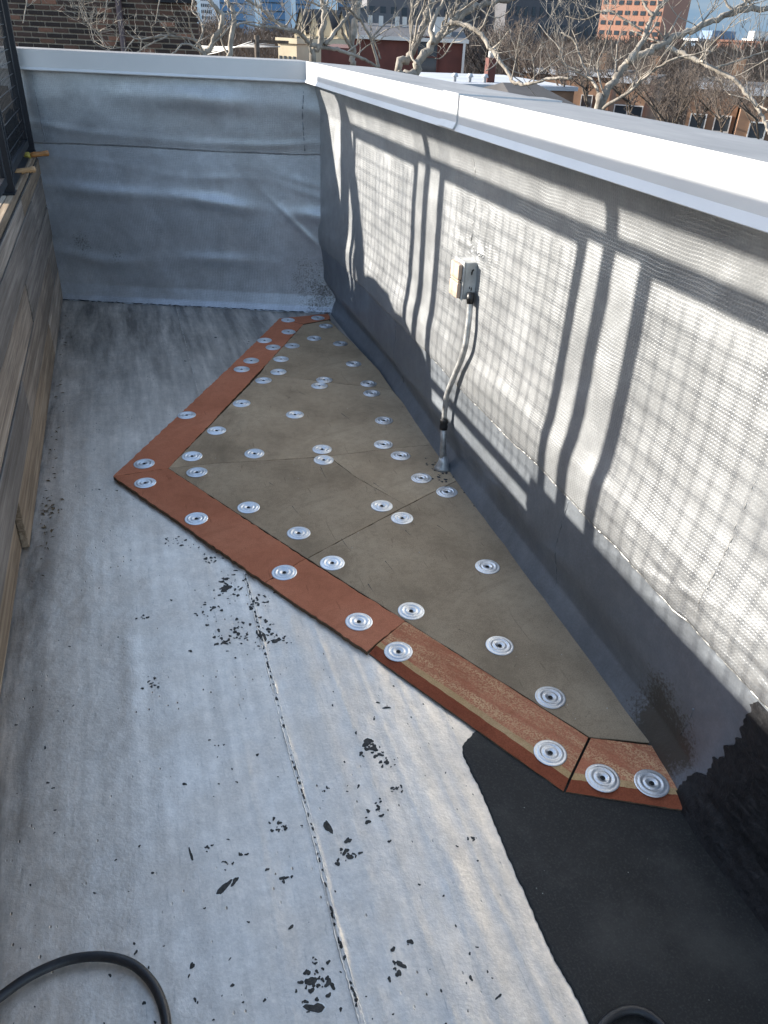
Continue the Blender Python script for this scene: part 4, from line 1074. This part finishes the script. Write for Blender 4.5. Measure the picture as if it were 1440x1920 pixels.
M_GLASS = simple('dark_window_glass', (0.03, 0.04, 0.05), 0.12, 0.0, 0.3, 0.3, 0.0, 1, spec=0.6)
M_BLUEGLASS = simple('blue_curtain_glass', (0.10, 0.19, 0.31), 0.15, 0.35, 0.25, 0.06, 0.0, 1)
M_WHITEFR = simple('white_trim', (0.45, 0.44, 0.42), 0.6, 0.0, 0.1, 1, 0.0, 1)
M_CREAM = simple('cream_stone', (0.42, 0.35, 0.24), 0.8, 0.0, 0.15, 0.8, 0.1, 5)
M_REDBR = simple('dark_red_brick', (0.085, 0.028, 0.022), 0.9, 0.0, 0.2, 1.5, 0.2, 20)
M_SLATE = simple('grey_slate_roof', (0.055, 0.052, 0.055), 0.8, 0.0, 0.3, 1.2, 0.2, 8)
M_BROWNBR = simple('brown_brick', (0.20, 0.115, 0.07), 0.9, 0.0, 0.25, 0.9, 0.2, 10)
M_GREYTW = simple('grey_tower_stone', (0.10, 0.098, 0.105), 0.8, 0.0, 0.15, 0.05, 0.0, 1)
M_DARKTW = simple('dark_tower_stone', (0.055, 0.056, 0.065), 0.7, 0.0, 0.15, 0.05, 0.0, 1)
M_ORANGE = simple('orange_tower_brick', (0.27, 0.135, 0.092), 0.9, 0.0, 0.1, 0.05, 0.0, 1)
M_WHITEROOF = simple('white_flat_roof', (0.34, 0.35, 0.37), 0.7, 0.0, 0.15, 0.6, 0.0, 1)
M_DARKROOF = simple('dark_tar_roof', (0.035, 0.032, 0.032), 0.9, 0.0, 0.3, 1.0, 0.1, 5)
M_BLUEROOF = simple('blue_grey_hall_roof', (0.10, 0.15, 0.22), 0.6, 0.0, 0.2, 0.02, 0.0, 1)

# brick house behind the far parapet: every brick in the band that can be seen is its own piece
M_MORTAR = simple('sandy_mortar', (0.28, 0.235, 0.185), 0.95, 0.0, 0.2, 20, 0.4, 90)
def brick_mat():
    g = NG('burnt_brick'); r = g.rnd(); f = g.noise(40, 5, 0.65)
    c = g.ramp(r, [(0.0, (0.02, 0.016, 0.016)), (0.4, (0.035, 0.026, 0.023)), (0.66, (0.06, 0.037, 0.03)), (0.8, (0.10, 0.054, 0.038)), (0.92, (0.19, 0.095, 0.063)), (1.0, (0.03, 0.024, 0.023))])
    c = g.mix(g.ramp(f, [(0.55, 0.0), (0.85, 0.35)]), c, (0.16, 0.11, 0.085))
    return g.out(c, 0.9, 0.0, g.bump(f, 0.6, 0.006), 0.2)
M_BRICK = brick_mat()
YB = -YAW + math.radians(0.9)
bh = Bld('brick_house', 28, 105, 12.9, YB, label='dark burnt brick house wall with sandy joints beyond the far parapet', cat='house')
bw = bh.width(372, 60)
zlo, zhi = 9.75, 11.25
mb = MB(); pl = [(-2.2, 0.012), (bw - 0.012, 0.012), (bw - 2.2, 6.0), (-4.4, 6.0)]
mb.add([(x, y, 0) for x, y in pl] + [(x, y, 13.5) for x, y in pl], [(3, 2, 1, 0), (4, 5, 6, 7), (0, 1, 5, 4), (1, 2, 6, 5), (2, 3, 7, 6), (3, 0, 4, 7)]); mb.build('wall', M_MORTAR, bh.e)
bmL = MB(); bmL.box(-0.1, 0.1, -0.006, 0.045, -0.0245, 0.0245); BM_ = bmL.mesh('brick', M_BRICK)
bmS = MB(); bmS.box(-0.046, 0.046, -0.006, 0.045, -0.0245, 0.0245); BS_ = bmS.mesh('brick', M_BRICK)
course = 0.0675; nb_ = 0
for r in range(int((zhi - zlo) / course)):
    z = zlo + r * course + 0.03; x = bw
    first = True
    while x > -0.4:
        half = (first and r % 2)
        wdt = 0.092 if half else 0.2; me_ = BS_ if half else BM_
        o = link_obj('brick', me_, bh.e, (x - wdt / 2, random.uniform(-.003, .003), z)); o.rotation_euler = (0, random.uniform(-.006, .006), 0); x -= wdt + 0.02; first = False; nb_ += 1
xx = bh.width(229, 40)
mb = MB(); mb.tube([(xx, -0.08, 5.0), (xx, -0.08, 13.0)], 0.045, 10); mb.build('downspout', simple('brown_downspout', (0.06, 0.035, 0.032), 0.5), bh.e, True)
x0 = bh.width(295, 2); bh.box('lintel', x0, bw - 0.02, -0.09, 0.01, bh.z(300, 4), bh.z(300, 4) + 0.3, M_IRON)

# glass and stone towers
def tower(name, lab, pxl, pxr, pytop, D, depth, yaw, mat, win, nx, floors, wh, cat='tower', rel=(0.55, 0.5), left=True, pybase=60):
    t = Bld(name, pxl, pytop, D, yaw, label=lab, cat=cat)
    W = t.width(pxr, pybase); H = t.top - GZ
    t.box('wall', 0, W, 0, depth, 0, H, mat)
    zs = [H - (k + 1) * wh for k in range(floors)]
    sx = W / nx
    t.windows('f', [sx * (i + .5) for i in range(nx)], zs, sx * rel[0], wh * rel[1], win, depth=0.15)
    if left:
        nl = max(2, int(depth / sx)); sl = depth / nl
        if nl * floors < 170: t.windows('l', [sl * (i + .5) for i in range(nl)], zs, sl * rel[0], wh * rel[1], win, depth=0.15)
    t.box('roof_parapet', -0.2, W + 0.2, -0.2, depth + 0.2, H, H + wh * .25, mat)
    return t
tower('stone_tower', 'pale gridded tower far off at the upper left behind thin branches', 371, 397, -60, 330, 14, -YAW, simple('pale_tower', (0.55, 0.55, 0.56), 0.8, 0, .1, .05, 0, 1), M_GLASS, 6, 26, 1.9, left=False, pybase=10)
tower('glass_tower', 'blue glass tower far off, left of the gabled cream houses', 399, 462, -60, 380, 20, -YAW, M_BLUEGLASS, M_GLASS, 7, 20, 3.0, rel=(.9, .16), left=False, pybase=10)
tower('glass_tower', 'blue glass tower far off standing directly above the cream houses', 487, 534, -60, 360, 20, -YAW, M_BLUEGLASS, M_GLASS, 5, 20, 2.8, rel=(.9, .16), left=False, pybase=10)
tower('glass_tower', 'narrow blue glass tower far off beside a pale trunk', 553, 582, -60, 340, 20, -YAW, M_BLUEGLASS, M_GLASS, 4, 20, 2.8, rel=(.9, .16), left=False, pybase=10)
tower('apartment_tower', 'grey stone apartment tower in shade above the brick hall', 690, 962, -70, 190, 22, -0.22, M_GREYTW, M_GLASS, 14, 14, 2.9, rel=(.5, .5), left=True)
tower('apartment_tower', 'darkest broad apartment tower in shade left of the orange tower', 958, 1120, -70, 175, 25, -0.22, M_DARKTW, M_GLASS, 12, 14, 2.7, rel=(.38, .55), left=False)
tower('office_tower', 'dark blue slab tower edge behind the pale centre trunk', 634, 692, -70, 230, 20, -0.3, M_DARKTW, M_BLUEGLASS, 4, 16, 3.0, rel=(.8, .4), left=False)
ot = tower('brick_tower', 'orange brick tower with rows of small windows at the upper right', 1127, 1236, -70, 330, 26, -YAW - 0.62, M_ORANGE, M_GLASS, 9, 22, 3.0, rel=(.62, .42), left=False)

# arena and low far blocks on the right horizon
t = Bld('arena_hall', 1318, 66, 620, -YAW, label='low blue grey arena roof on the far right horizon', cat='hall'); W = t.width(1520, 74)
t.box('wall', 0, W, 0, 60, 0, t.top - GZ - 3.4, M_BLUEROOF); t.box('roof', -4, W + 4, -4, 64, t.top - GZ - 3.4, t.top - GZ - 2.0, M_WHITEROOF); t.box('plant_room', W * .1, W * .32, 4, 30, t.top - GZ - 2.0, t.top - GZ + 3, M_BLUEROOF)
t = Bld('brick_block', 1345, 78, 230, -YAW - 0.5, label='low orange brick block lit by the sun under the arena roof', cat='building'); W = t.width(1436, 84); H = t.top - GZ
t.box('wall', 0, W, 0, 12, 0, H, M_ORANGE); t.windows('f', [W * (i + .5) / 7 for i in range(7)], [H - 3.2, H - 6.4], 1.2, 1.5, M_GLASS); t.box('roof_parapet', -.2, W + .2, -.2, 12.2, H, H + .5, M_ORANGE)
t = Bld('office_block', 1416, 58, 420, -YAW, label='small pale office block with rooftop plant at the right edge', cat='building'); W = t.width(1500, 62); H = t.top - GZ
t.box('wall', 0, W, 0, 14, 0, H - 3, M_WHITEFR); t.box('plant_room', W * .05, W * .5, 3, 10, H - 3, H, M_WHITEFR); t.windows('f', [W * (i + .5) / 6 for i in range(6)], [H - 6, H - 9], 1.6, 1.4, M_GLASS)

# cream houses
t = Bld('cream_house', 521, 70, 58, -0.85, label='flat topped cream stone house with a row of narrow windows', cat='house'); W = t.width(556, 80); H = t.top - GZ
t.box('wall', 0, W, 0, 9, 0, H, M_CREAM); t.windows('f', [W * (i + .5) / 4 for i in range(4)], [H - 2.3, H - 5], W / 4 * .45, 1.3, M_GLASS, frame=None); t.windows('l', [1.5, 3.5, 5.5, 7.5], [H - 2.3, H - 5], .9, 1.3, M_GLASS)
t.box('cornice', -.12, W + .12, -.12, 9.1, H - .3, H, M_CREAM)
t = Bld('gabled_house', 552, 62, 70, -0.75, label='row of cream gabled houses with dark slate roofs', cat='house'); W = t.width(655, 66); H = t.top - GZ
t.box('wall', 0, W, 0, 9, 0, H, M_CREAM)
ng = 4; gw = W / ng
for i in range(ng):
    mb = MB(); x0, x1 = gw * i + .12, gw * (i + 1) - .12; xm = (x0 + x1) / 2; gh = 1.5
    mb.add([(x0, -.05, H - .1), (x1, -.05, H - .1), (xm, -.05, H + gh), (x0, .5, H - .1), (x1, .5, H - .1), (xm, .5, H + gh)], [(0, 1, 2), (5, 4, 3), (0, 2, 5, 3), (1, 4, 5, 2)]); mb.build('gable', M_CREAM, t.e)
    mb = MB(); mb.add([(x0 - .1, -.2, H - .05), (xm, -.2, H + gh + .12), (xm, 9, H + gh + .12), (x0 - .1, 9, H - .05), (x1 + .1, -.2, H - .05), (x1 + .1, 9, H - .05)], [(0, 3, 2, 1), (1, 2, 5, 4)]); mb.build('roof', M_SLATE, t.e)
t.windows('f', [gw * (i + f) for i in range(ng) for f in (.3, .7)], [H - 1.5, H - 3.6], gw * .2, 1.3, M_GLASS)

# red brick hall with slate roof and white gutter
t = Bld('brick_hall', 602, 88, 46, -0.31, label='dark red brick hall with grey slate roof and white gutter', cat='building'); W = t.width(868, 95); H = t.top - GZ
zg = t.z(760, 72); xg = t.width(664, 70)
t.box('wall', 0, xg, 0, 10, 0, H, M_REDBR); t.box('wall', xg, W, 0, 10, 0, zg, M_REDBR)
t.box('gutter', xg - .1, W + .25, -.22, -.02, zg - .1, zg + .06, M_WHITEFR)
rz = t.z(760, 46, 4.5)
mb = MB(); mb.add([(xg - .1, -.15, zg + .06), (W + .2, -.15, zg + .06), (W + .2, 5, rz), (xg - .1, 5, rz), (W + .2, 10, zg), (xg - .1, 10, zg)], [(0, 1, 2, 3), (3, 2, 4, 5), (1, 4, 2), (0, 3, 5)]); mb.build('roof', M_SLATE, t.e)
for px in (690, 712, 745, 760): 
    x = t.width(px, 55); mb = MB(); mb.box(x - .12, x + .12, 3.9, 4.15, rz - .6, rz + .35); mb.build('roof_vent', M_WHITEFR, t.e)
x = t.width(800, 120); t.windows('f', [x], [t.z(800, 142)], 1.0, 1.7, M_GLASS, frame=M_REDBR)
x = t.width(830, 95); mb = MB(); mb.box(W - 1.5, W - .6, .8, 3, zg + .1, zg + 1.0); mb.build('dormer', M_WHITEFR, t.e)
t.box('downpipe', W - .02, W + .1, -.2, -.08, 0, zg, M_WHITEFR)

# flat white roof with vents and the dark roof in front of it
t = Bld('flat_roof_house', 856, 156, 34, -0.06, label='house with flat white roof, round vents and a brick chimney', cat='house'); W = t.width(1075, 185); H = t.top - GZ
t.box('wall', 0, W, 0, 8, 0, H - .15, M_BROWNBR); t.box('roof', -.1, W + .1, -.1, 8.1, H - .15, H, M_WHITEROOF)
for px in (868, 897, 926): 
    x = t.width(px, 152); mb = MB(); mb.tube([(x, 1, H), (x, 1, H + .16), (x, 1, H + .18), (x, 1, H + .30)], [.06, .06, .14, .08], 10); mb.build('roof_vent', M_WHITEROOF, t.e, True)
x = t.width(941, 150); t.box('chimney', x - .16, x + .16, 1.2, 1.6, H, H + .85, M_REDBR)
mb = MB(); mb.tube([(x, 1.4, H + .85), (x, 1.4, H + 1.2)], .13, 8); mb.build('chimney_pot', M_WHITEFR, t.e, True)
t = Bld('dark_roof_house', 992, 168, 27, -0.06, label='house with dark tar roof low behind the white coping', cat='house'); W = t.width(1112, 196); H = t.top - GZ
t.box('wall', 0, W, 0, 7, 0, H - .7, M_BROWNBR)
mb = MB(); mb.add([(-.2, -.2, H - .7), (W + .2, -.2, H - .7), (W - .5, 3.5, H), (.5, 3.5, H), (W + .2, 7.2, H - .7), (-.2, 7.2, H - .7)], [(0, 1, 2, 3), (3, 2, 4, 5), (1, 4, 2), (0, 3, 5)]); mb.build('roof', M_DARKROOF, t.e)

# row of brown brick houses to the right
rowh = [(985, 1150, 132, 56, 'brown brick row house half hidden by branches, left of the row'), (1160, 1215, 150, 46, 'narrow brown brick row house in the middle of the row'), (1300, 1392, 160, 40, 'sunlit brown brick house with white cornice right of the dark gap'), (1398, 1560, 172, 38, 'brown brick house at the right edge with white framed windows')]
for i, (xl, xr, yt_, D, lab) in enumerate(rowh):
    t = Bld('row_house', xl, yt_, D, -0.72 + 0.02 * i, label=lab, cat='house', group='brown brick row houses'); W = t.width(xr, yt_ + 12); H = t.top - GZ
    t.box('wall', 0, W, 0, 9, 0, H, M_BROWNBR); t.box('roof', -.02, W + .02, -.02, 9.02, H, H + .1, M_DARKROOF); t.box('cornice', -.12, W + .12, -.16, -.03, H - .12, H + .16, M_WHITEROOF)
    nwin = max(2, int(W / 2.6)); t.windows('f', [W * (k + .5) / nwin for k in range(nwin)], [H - 2.4, H - 5.2], .62, 1.25, M_GLASS, frame=M_WHITEFR); t.windows('l', [1.5, 4, 6.5], [H - 2.4], .62, 1.25, M_GLASS)
    t.box('chimney', W * .7, W * .7 + .5, 3, 3.5, H + .2, H + 1.1, M_BROWNBR)

# ------------------------------------------------------------------ bare trees
class Tree:
    def __init__(s, name, D, lab, group, seed, mat=M_BARK, twigmat=None, cat='tree'):
        s.D = D; s.r = random.Random(seed); s.trunks = []; s.limbs = []; s.tw = MB(); s.mat = mat; s.tm = twigmat or mat
        s.name, s.lab, s.group, s.cat = name, lab, group, cat; s.foot = None
    def limb(s, pix, w0, w1, dd=(0.0, 0.0), trunk=False, twigs=8, up=0.5, tl=0.5, scale=1 / 3., ox=0, oy=0, down=False):
        pts = []
        n = len(pix)
        for i, (x, y) in enumerate(pix):
            pts.append(far_at(ox + x * scale, oy + y * scale, s.D + dd[0] + (dd[1] - dd[0]) * i / (n - 1)))
        if s.foot is None: s.foot = Vector((pts[0].x, pts[0].y, GZ))
        k = s.D / F * math.cos(PITCH) * scale * 1.08
        if down:
            pts = [pts[0] + Vector((0.05, 0, -1.2)) + (pts[0] - pts[1]) * 0.1] + pts
        c = catmull(pts, 5)
        jit = 0.35 * k * (w0 + w1) * .3
        c = [p + Vector((s.r.uniform(-1, 1), s.r.uniform(-1, 1), s.r.uniform(-1, 1))) * jit for p in c]
        rad = [k * 0.5 * (w0 + (w1 - w0) * (i / (len(c) - 1)) ** 0.8) * s.r.uniform(.92, 1.1) for i in range(len(c))]
        tb = MB(); tb.tube([p - s.foot for p in c], rad, 8 if trunk else 6)
        (s.trunks if trunk else s.limbs).append(tb)
        for _ in range(int(twigs * (0.6 if s.D < 15 else 1.0))):
            i = s.r.randrange(max(1, len(c) // 5), len(c)); tan = (c[min(i + 1, len(c) - 1)] - c[max(i - 1, 0)]).normalized()
            s.twig(c[i], tan, rad[i] * s.r.uniform(.35, .6), tl * s.r.uniform(.5, 1.4), up, 2)
        return c
    def twig(s, p, tan, r, L, up, lev):
        q = s.r
        d = (tan * q.uniform(.2, .9) + Vector((q.uniform(-1, 1), q.uniform(-1, 1), q.uniform(-.5, .9) + up))).normalized()
        pts = [p]; n = 5; dirn = d
        for k in range(n):
            dirn = (dirn + Vector((q.uniform(-1, 1), q.uniform(-1, 1), q.uniform(-.7, .9))) * .34).normalized(); pts.append(pts[-1] + dirn * L / n)
        r = max(r, 0.0024 * s.D / 9); rad = [r * (1 - .75 * k / n) for k in range(n + 1)]
        s.tw.tube([a - s.foot for a in pts], rad, 5, False)
        if lev > 0:
            for _ in range(q.randint(2, 4) if lev > 1 else q.randint(1, 3)):
                k = q.randint(1, n); s.twig(pts[k], (pts[k] - pts[k - 1]).normalized(), rad[k] * .75, L * q.uniform(.35, .65), up * .8, lev - 1)
    def done(s):
        e = empty(s.name, s.foot, label=s.lab, cat=s.cat, group=s.group)
        # stem down to the street
        for tb in s.trunks: tb.build('trunk', s.mat, e, True)
        for tb in s.limbs: tb.build('limb', s.mat, e, True)
        if s.tw.v: tag(s.tw.build('twigs', s.tm, e, True), kind='stuff')
    def stem(s, top, r):
        """trunk from the street up to the point top (pixel)"""
        p = Vector(top); tb = MB(); s.trunks.append(tb); tb.tube([Vector((p.x, p.y, GZ)) - s.foot, Vector((p.x, p.y, GZ + 3)) - s.foot, Vector((p.x + .1, p.y, p.z - 1.5)) - s.foot, p - s.foot], [r * 1.5, r * 1.2, r * 1.05, r], 10)

TGp = 'bare trees rising just beyond the parapet'
# left tree (pixels of the 3x enlargements)
T = Tree('bare_tree', 9.4, 'bare tree with twin pale stems at the edge of the brick house', TGp, 1)
c = T.limb([(1150, 345), (1172, 285), (1228, 180), (1255, 92), (1216, 45), (1178, 0), (1150, -60)], 30, 20, trunk=True, twigs=7, tl=.5, down=True)
T.stem(c[0], 0.14)
T.limb([(1150, 345), (1275, 335), (1300, 200), (1317, 100), (1302, 40), (1270, 0), (1255, -60)], 30, 18, (0, .3), trunk=True, twigs=7, tl=.5)
T.limb([(1150, 325), (1130, 298), (1100, 268), (1035, 245), (985, 290), (930, 325)], 20, 5, (0, -.4), twigs=9, tl=.4)
T.limb([(1150, 340), (1112, 236), (1010, 208), (905, 200), (860, 214), (760, 216), (712, 176)], 17, 6, (0, -.5), twigs=10, tl=.35)
T.limb([(940, 206), (830, 255), (760, 300), (720, 270), (620, 275)], 9, 3, (-.3, -.6), twigs=7, tl=.4)
T.limb([(760, 216), (725, 255), (690, 310)], 7, 4, (-.4, -.6), twigs=3, tl=.3)
T.limb([(690, 310), (600, 280), (520, 230), (490, 110)], 5, 2, (-.6, -.8), twigs=8, tl=.35)
T.limb([(640, 320), (555, 190), (545, 100), (560, 60)], 4, 2, (-.6, -.8), twigs=6, tl=.3)
T.limb([(1120, 240), (1140, 180), (1128, 110), (1080, 60), (1085, 0)], 11, 5, (-.1, .2), twigs=8, tl=.35)
T.limb([(1317, 150), (1360, 130), (1440, 128), (1520, 160)], 13, 6, (.2, .6), twigs=7, tl=.35)
T.limb([(1255, 80), (1340, 70), (1420, 85)], 10, 5, (0, .5), twigs=6, tl=.35)
for (x, y) in ((597, 0), (145, 0), (890, 0)):
    T.limb([(x + 10, -60), (x + 4, 20), (x - 8, 90), (x - 15, 130)], 7, 4, (-1, -1), twigs=2, tl=.2)
T.done()
# centre trees, offsets in the second enlargement
K = dict(ox=480)
T = Tree('bare_tree', 11.0, 'bare tree with several slim pale stems in front of the cream houses', TGp, 2)
c = T.limb([(315, 360), (350, 262), (372, 180), (385, 60), (370, 0), (365, -60)], 40, 22, trunk=True, twigs=9, tl=.6, down=True, **K)
T.stem(c[0], 0.16)
T.limb([(548, 365), (540, 270), (555, 150), (582, 20), (590, -60)], 36, 28, (.6, .8), trunk=True, twigs=8, tl=.6, **K)
T.limb([(345, 262), (290, 236), (250, 190), (180, 160), (95, 112), (45, 60), (0, 28), (-60, 0)], 24, 12, (0, -.8), twigs=14, tl=.5, **K)
T.limb([(200, 172), (100, 150), (0, 146), (-60, 130)], 14, 8, (-.4, -.9), twigs=9, tl=.5, **K)
T.limb([(355, 262), (440, 272), (525, 300), (610, 335), (690, 375)], 24, 14, (0, .2), twigs=6, tl=.4, **K)
T.limb([(385, 255), (450, 172), (510, 100), (550, 45), (595, 0), (640, -50)], 22, 12, (0, .6), twigs=10, tl=.5, **K)
T.limb([(540, 280), (492, 195), (470, 130), (430, 62), (350, 30), (270, 0)], 20, 8, (.6, 0), twigs=10, tl=.5, **K)
T.limb([(690, 380), (650, 232), (600, 130), (562, 90), (500, 30), (470, -20)], 18, 9, (.4, .1), twigs=10, tl=.5, **K)
T.limb([(650, 220), (710, 150), (780, 90), (830, 30), (850, -30)], 10, 5, (.4, .7), twigs=9, tl=.5, **K)
T.limb([(250, 190), (300, 130), (350, 70), (380, 30)], 9, 4, (-.3, -.5), twigs=7, tl=.4, **K)
T.limb([(700, 330), (670, 240), (640, 180)], 8, 4, (.2, .0), twigs=5, tl=.4, **K)
T.done()
T = Tree('bare_tree', 8.6, 'large pale bare tree leaning right in front of the dark brick hall', TGp, 3)
c = T.limb([(800, 425), (845, 345), (885, 280), (930, 165), (970, 60), (992, 0), (1010, -60)], 44, 32, (.2, .6), trunk=True, twigs=6, tl=.5, down=True, **K)
T.stem(c[0], 0.17)
T.limb([(800, 425), (880, 418), (930, 320), (1000, 242), (1080, 152), (1150, 95), (1260, 30), (1350, 10), (1450, -10), (1560, -60)], 52, 26, (0, .5), trunk=True, twigs=10, tl=.5, **K)
T.limb([(1000, 242), (985, 170), (1010, 82), (1060, 0), (1085, -50)], 32, 18, (0, .3), twigs=7, tl=.4, **K)
T.limb([(1085, 145), (1150, 60), (1190, 0), (1215, -50)], 24, 14, (.1, .3), twigs=7, tl=.4, **K)
T.limb([(1095, 128), (1185, 145), (1252, 180), (1312, 262), (1372, 340), (1440, 450), (1475, 470), (1540, 470), (1660, 440), (1770, 440)], 26, 12, (.1, -.9), twigs=14, tl=.5, **K)
T.limb([(1250, 30), (1290, 75), (1360, 100), (1430, 60)], 10, 4, (.3, .1), twigs=8, tl=.4, **K)
T.limb([(905, 360), (870, 310), (900, 240), (960, 200)], 12, 5, (0, .4), twigs=8, tl=.5, **K)
T.limb([(1310, 262), (1360, 300), (1350, 360), (1290, 400)], 9, 4, (-.4, -.6), twigs=9, tl=.4, **K)
T.limb([(1180, 145), (1120, 220), (1050, 320), (1010, 330)], 9, 4, (0, -.4), twigs=9, tl=.45, **K)
T.done()
K = dict(ox=960)
T = Tree('bare_tree', 7.6, 'wide spreading bare tree filling the upper right, forked above the coping', TGp, 4)
c = T.limb([(478, 625), (495, 590), (540, 500), (600, 420), (652, 350), (760, 290), (850, 240), (960, 190), (1080, 140), (1200, 90), (1300, 50), (1440, 50), (1600, 90)], 48, 26, (0, .6), trunk=True, twigs=16, tl=.45, down=True, **K)
T.stem(c[0], 0.15)
T.limb([(652, 352), (720, 252), (770, 152), (800, 80), (870, 0), (910, -60)], 34, 18, (.1, .5), twigs=10, tl=.45, **K)
T.limb([(500, 625), (550, 580), (640, 530), (720, 462), (800, 395), (890, 342), (1000, 310), (1120, 288)], 22, 7, (0, -.5), twigs=12, tl=.4, **K)
T.limb([(865, 268), (960, 300), (1050, 342), (1130, 385), (1220, 430), (1300, 500), (1370, 592), (1410, 660), (1450, 760)], 28, 14, (.2, -.6), twigs=12, tl=.45, **K)
T.limb([(1130, 385), (1260, 345), (1360, 310), (1460, 280)], 13, 6, (0, .2), twigs=10, tl=.4, **K)
T.limb([(505, 575), (470, 480), (440, 440), (392, 352), (350, 232), (275, 180)], 20, 9, (0, .5), twigs=12, tl=.45, **K)
T.limb([(392, 400), (300, 360), (260, 260), (200, 200), (150, 130)], 9, 4, (.2, .5), twigs=10, tl=.45, **K)
T.limb([(520, 545), (480, 380), (520, 260), (560, 130), (600, 60)], 11, 4, (0, .3), twigs=10, tl=.4, **K)
T.limb([(740, 175), (640, 112), (545, 60), (480, 80), (400, 110), (300, 92)], 13, 6, (.2, .6), twigs=10, tl=.4, **K)
T.limb([(800, 90), (760, 50), (735, 0), (720, -40)], 16, 8, (.3, .5), twigs=6, tl=.4, **K)
T.limb([(1050, 152), (1120, 60), (1150, -10)], 13, 6, (.3, .5), twigs=9, tl=.35, **K)
T.limb([(1200, 90), (1290, 25), (1400, -10)], 15, 8, (.4, .6), twigs=9, tl=.35, **K)
T.limb([(960, 190), (1040, 150), (930, 90), (890, 30)], 8, 3, (.3, .4), twigs=8, tl=.35, **K)
T.limb([(1440, 620), (1400, 600), (1330, 560), (1220, 530)], 10, 4, (-.4, -.2), twigs=9, tl=.4, **K)
T.limb([(1440, 330), (1390, 360), (1280, 420), (1200, 440)], 9, 4, (-.3, -.1), twigs=9, tl=.4, **K)
T.done()

# darker trees standing among the row houses
for i, (px, py0, py1, D, lab) in enumerate([(1255, 270, 128, 30, 'dark many branched bare tree in the gap between row houses'), (1352, 250, 165, 26, 'slim dark bare tree in front of the sunlit brick house'), (1010, 190, 95, 44, 'dark bare tree behind the flat roofs'), (1100, 200, 105, 40, 'bare brown tree left of the forked trunk'), (905, 150, 60, 52, 'bare brown tree right of the brick hall'), (975, 150, 62, 60, 'bare brown tree with round crown under the dark tower'), (410, 100, 40, 45, 'bare reddish tree beside the twin stems'), (1420, 260, 150, 30, 'dark bare tree at the right edge'), (1310, 240, 140, 33, 'bushy bare tree hiding the left end of the sunlit brick house'), (1180, 225, 112, 34, 'bare brown tree just right of the forked trunk'), (1060, 190, 100, 36, 'thin bare tree above the dark tar roof')]):
    T = Tree('background_tree', D, lab, 'bare trees among the houses', 40 + i, M_BARK2, M_TWIG)
    c = T.limb([(px, py0 + 40), (px + 2, py0), (px - 3, py0 * .6 + py1 * .4)], 7 if i < 2 else 4.5, 2.5, trunk=True, twigs=0, scale=1.0)
    T.stem(c[0], 3.5 * D / F)
    q = random.Random(70 + i); hgt = (py0 - py1)
    for k in range(9 if i < 2 else 7):
        sx = q.uniform(-1, 1) * hgt * .55
        T.limb([(px + q.uniform(-2, 2), py0 * (.75) + py1 * .25 + q.uniform(-.1, .25) * hgt), (px + sx * .5, py0 * .5 + py1 * .5), (px + sx, py1 + abs(sx) * .35 + q.uniform(0, .15) * hgt)], 3, 1.0, (q.uniform(-1, 1), q.uniform(-2, 2)), twigs=13, tl=hgt * .28 * D / F, up=.5, scale=1.0)
    T.done()

# the bare wood that closes the view: thin stems and fans of twigs, one mass
def woodland():
    vs = []; fs = []; q = random.Random(99)
    def strip(a, b_, w):
        d = (b_ - a); s_ = side * w; n = len(vs)
        vs.extend([tuple(a - s_), tuple(a + s_), tuple(b_ + s_ * .35), tuple(b_ - s_ * .35)]); fs.append((n, n + 1, n + 2, n + 3))
    def clump(px, D, topz, R):
        p = far_at(px, 80, D); base = Vector((p.x, p.y, GZ)); H = topz - GZ
        strip(base, base + Vector((0, 0, H * .55)), .16)
        for _ in range(62):
            a = q.uniform(0, 6.28); r = R * math.sqrt(q.random()); h0 = H * q.uniform(.3, .7)
            tip = base + Vector((r * math.cos(a), r * math.sin(a), H * (1 - .38 * (r / R) ** 2) * q.uniform(.72, 1.0)))
            mid = base + Vector((r * .45 * math.cos(a), r * .45 * math.sin(a), h0 + (tip.z - base.z - h0) * .5))
            strip(base + Vector((0, 0, h0 * .8)), mid, .075 * D / 70); strip(mid, tip, .05 * D / 70)
            for _k in range(3):
                t2 = mid.lerp(tip, q.uniform(.1, .9)); strip(t2, t2 + Vector((q.uniform(-1, 1), q.uniform(-1, 1), q.uniform(.1, 1.1))) * R * .3, .035 * D / 70)
    for _ in range(200):
        D = q.uniform(62, 240); px = q.uniform(850, 1500)
        clump(px, D, 1.2 + q.uniform(-1.6, 1.4) + (D - 60) * .008, q.uniform(3, 5.5))
    for _ in range(60):
        D = q.uniform(85, 260); px = q.uniform(360, 660)
        clump(px, D, 0.9 + q.uniform(-1.6, 1.0) + (D - 60) * .004, q.uniform(3, 5.5))
    me = make_mesh('bare_woodland', vs, fs, M_WOODS)
    return tag(link_obj('bare_woodland', me), label='brown mass of leafless trees closing the view below the towers', cat='woodland', kind='stuff')
woodland()

# utility pole with wires at the left
t = empty('utility_pole', far_at(483, 115, 34), label='utility pole with cross arm and drooping wires left of the cream house', cat='utility pole')
p0 = Vector(t.location); k = 34 / F
mb = MB(); mb.tube([(0, 0, GZ - p0.z), (0, 0, 36 * k)], .10, 8); mb.build('pole', M_BARK2, t, True)
mb = MB(); mb.frame_box((-.2, -.05, 26 * k), (60 * k, 0, 0), (0, .1, 0), (0, 0, .1)); mb.build('cross_arm', M_BARK2, t)
for i in range(5):
    a = Vector((i * .22, 0, 30 * k - .05 * i)); b_ = Vector((-6 - i, 14 + 2 * i, 1.2 + .4 * i)); mb = MB()
    mb.tube([a.lerp(b_, s_ / 10) - Vector((0, 0, 1.1 * math.sin(math.pi * s_ / 10))) for s_ in range(11)], .022, 5); mb.build('wire', M_WHITEFR, t, True)
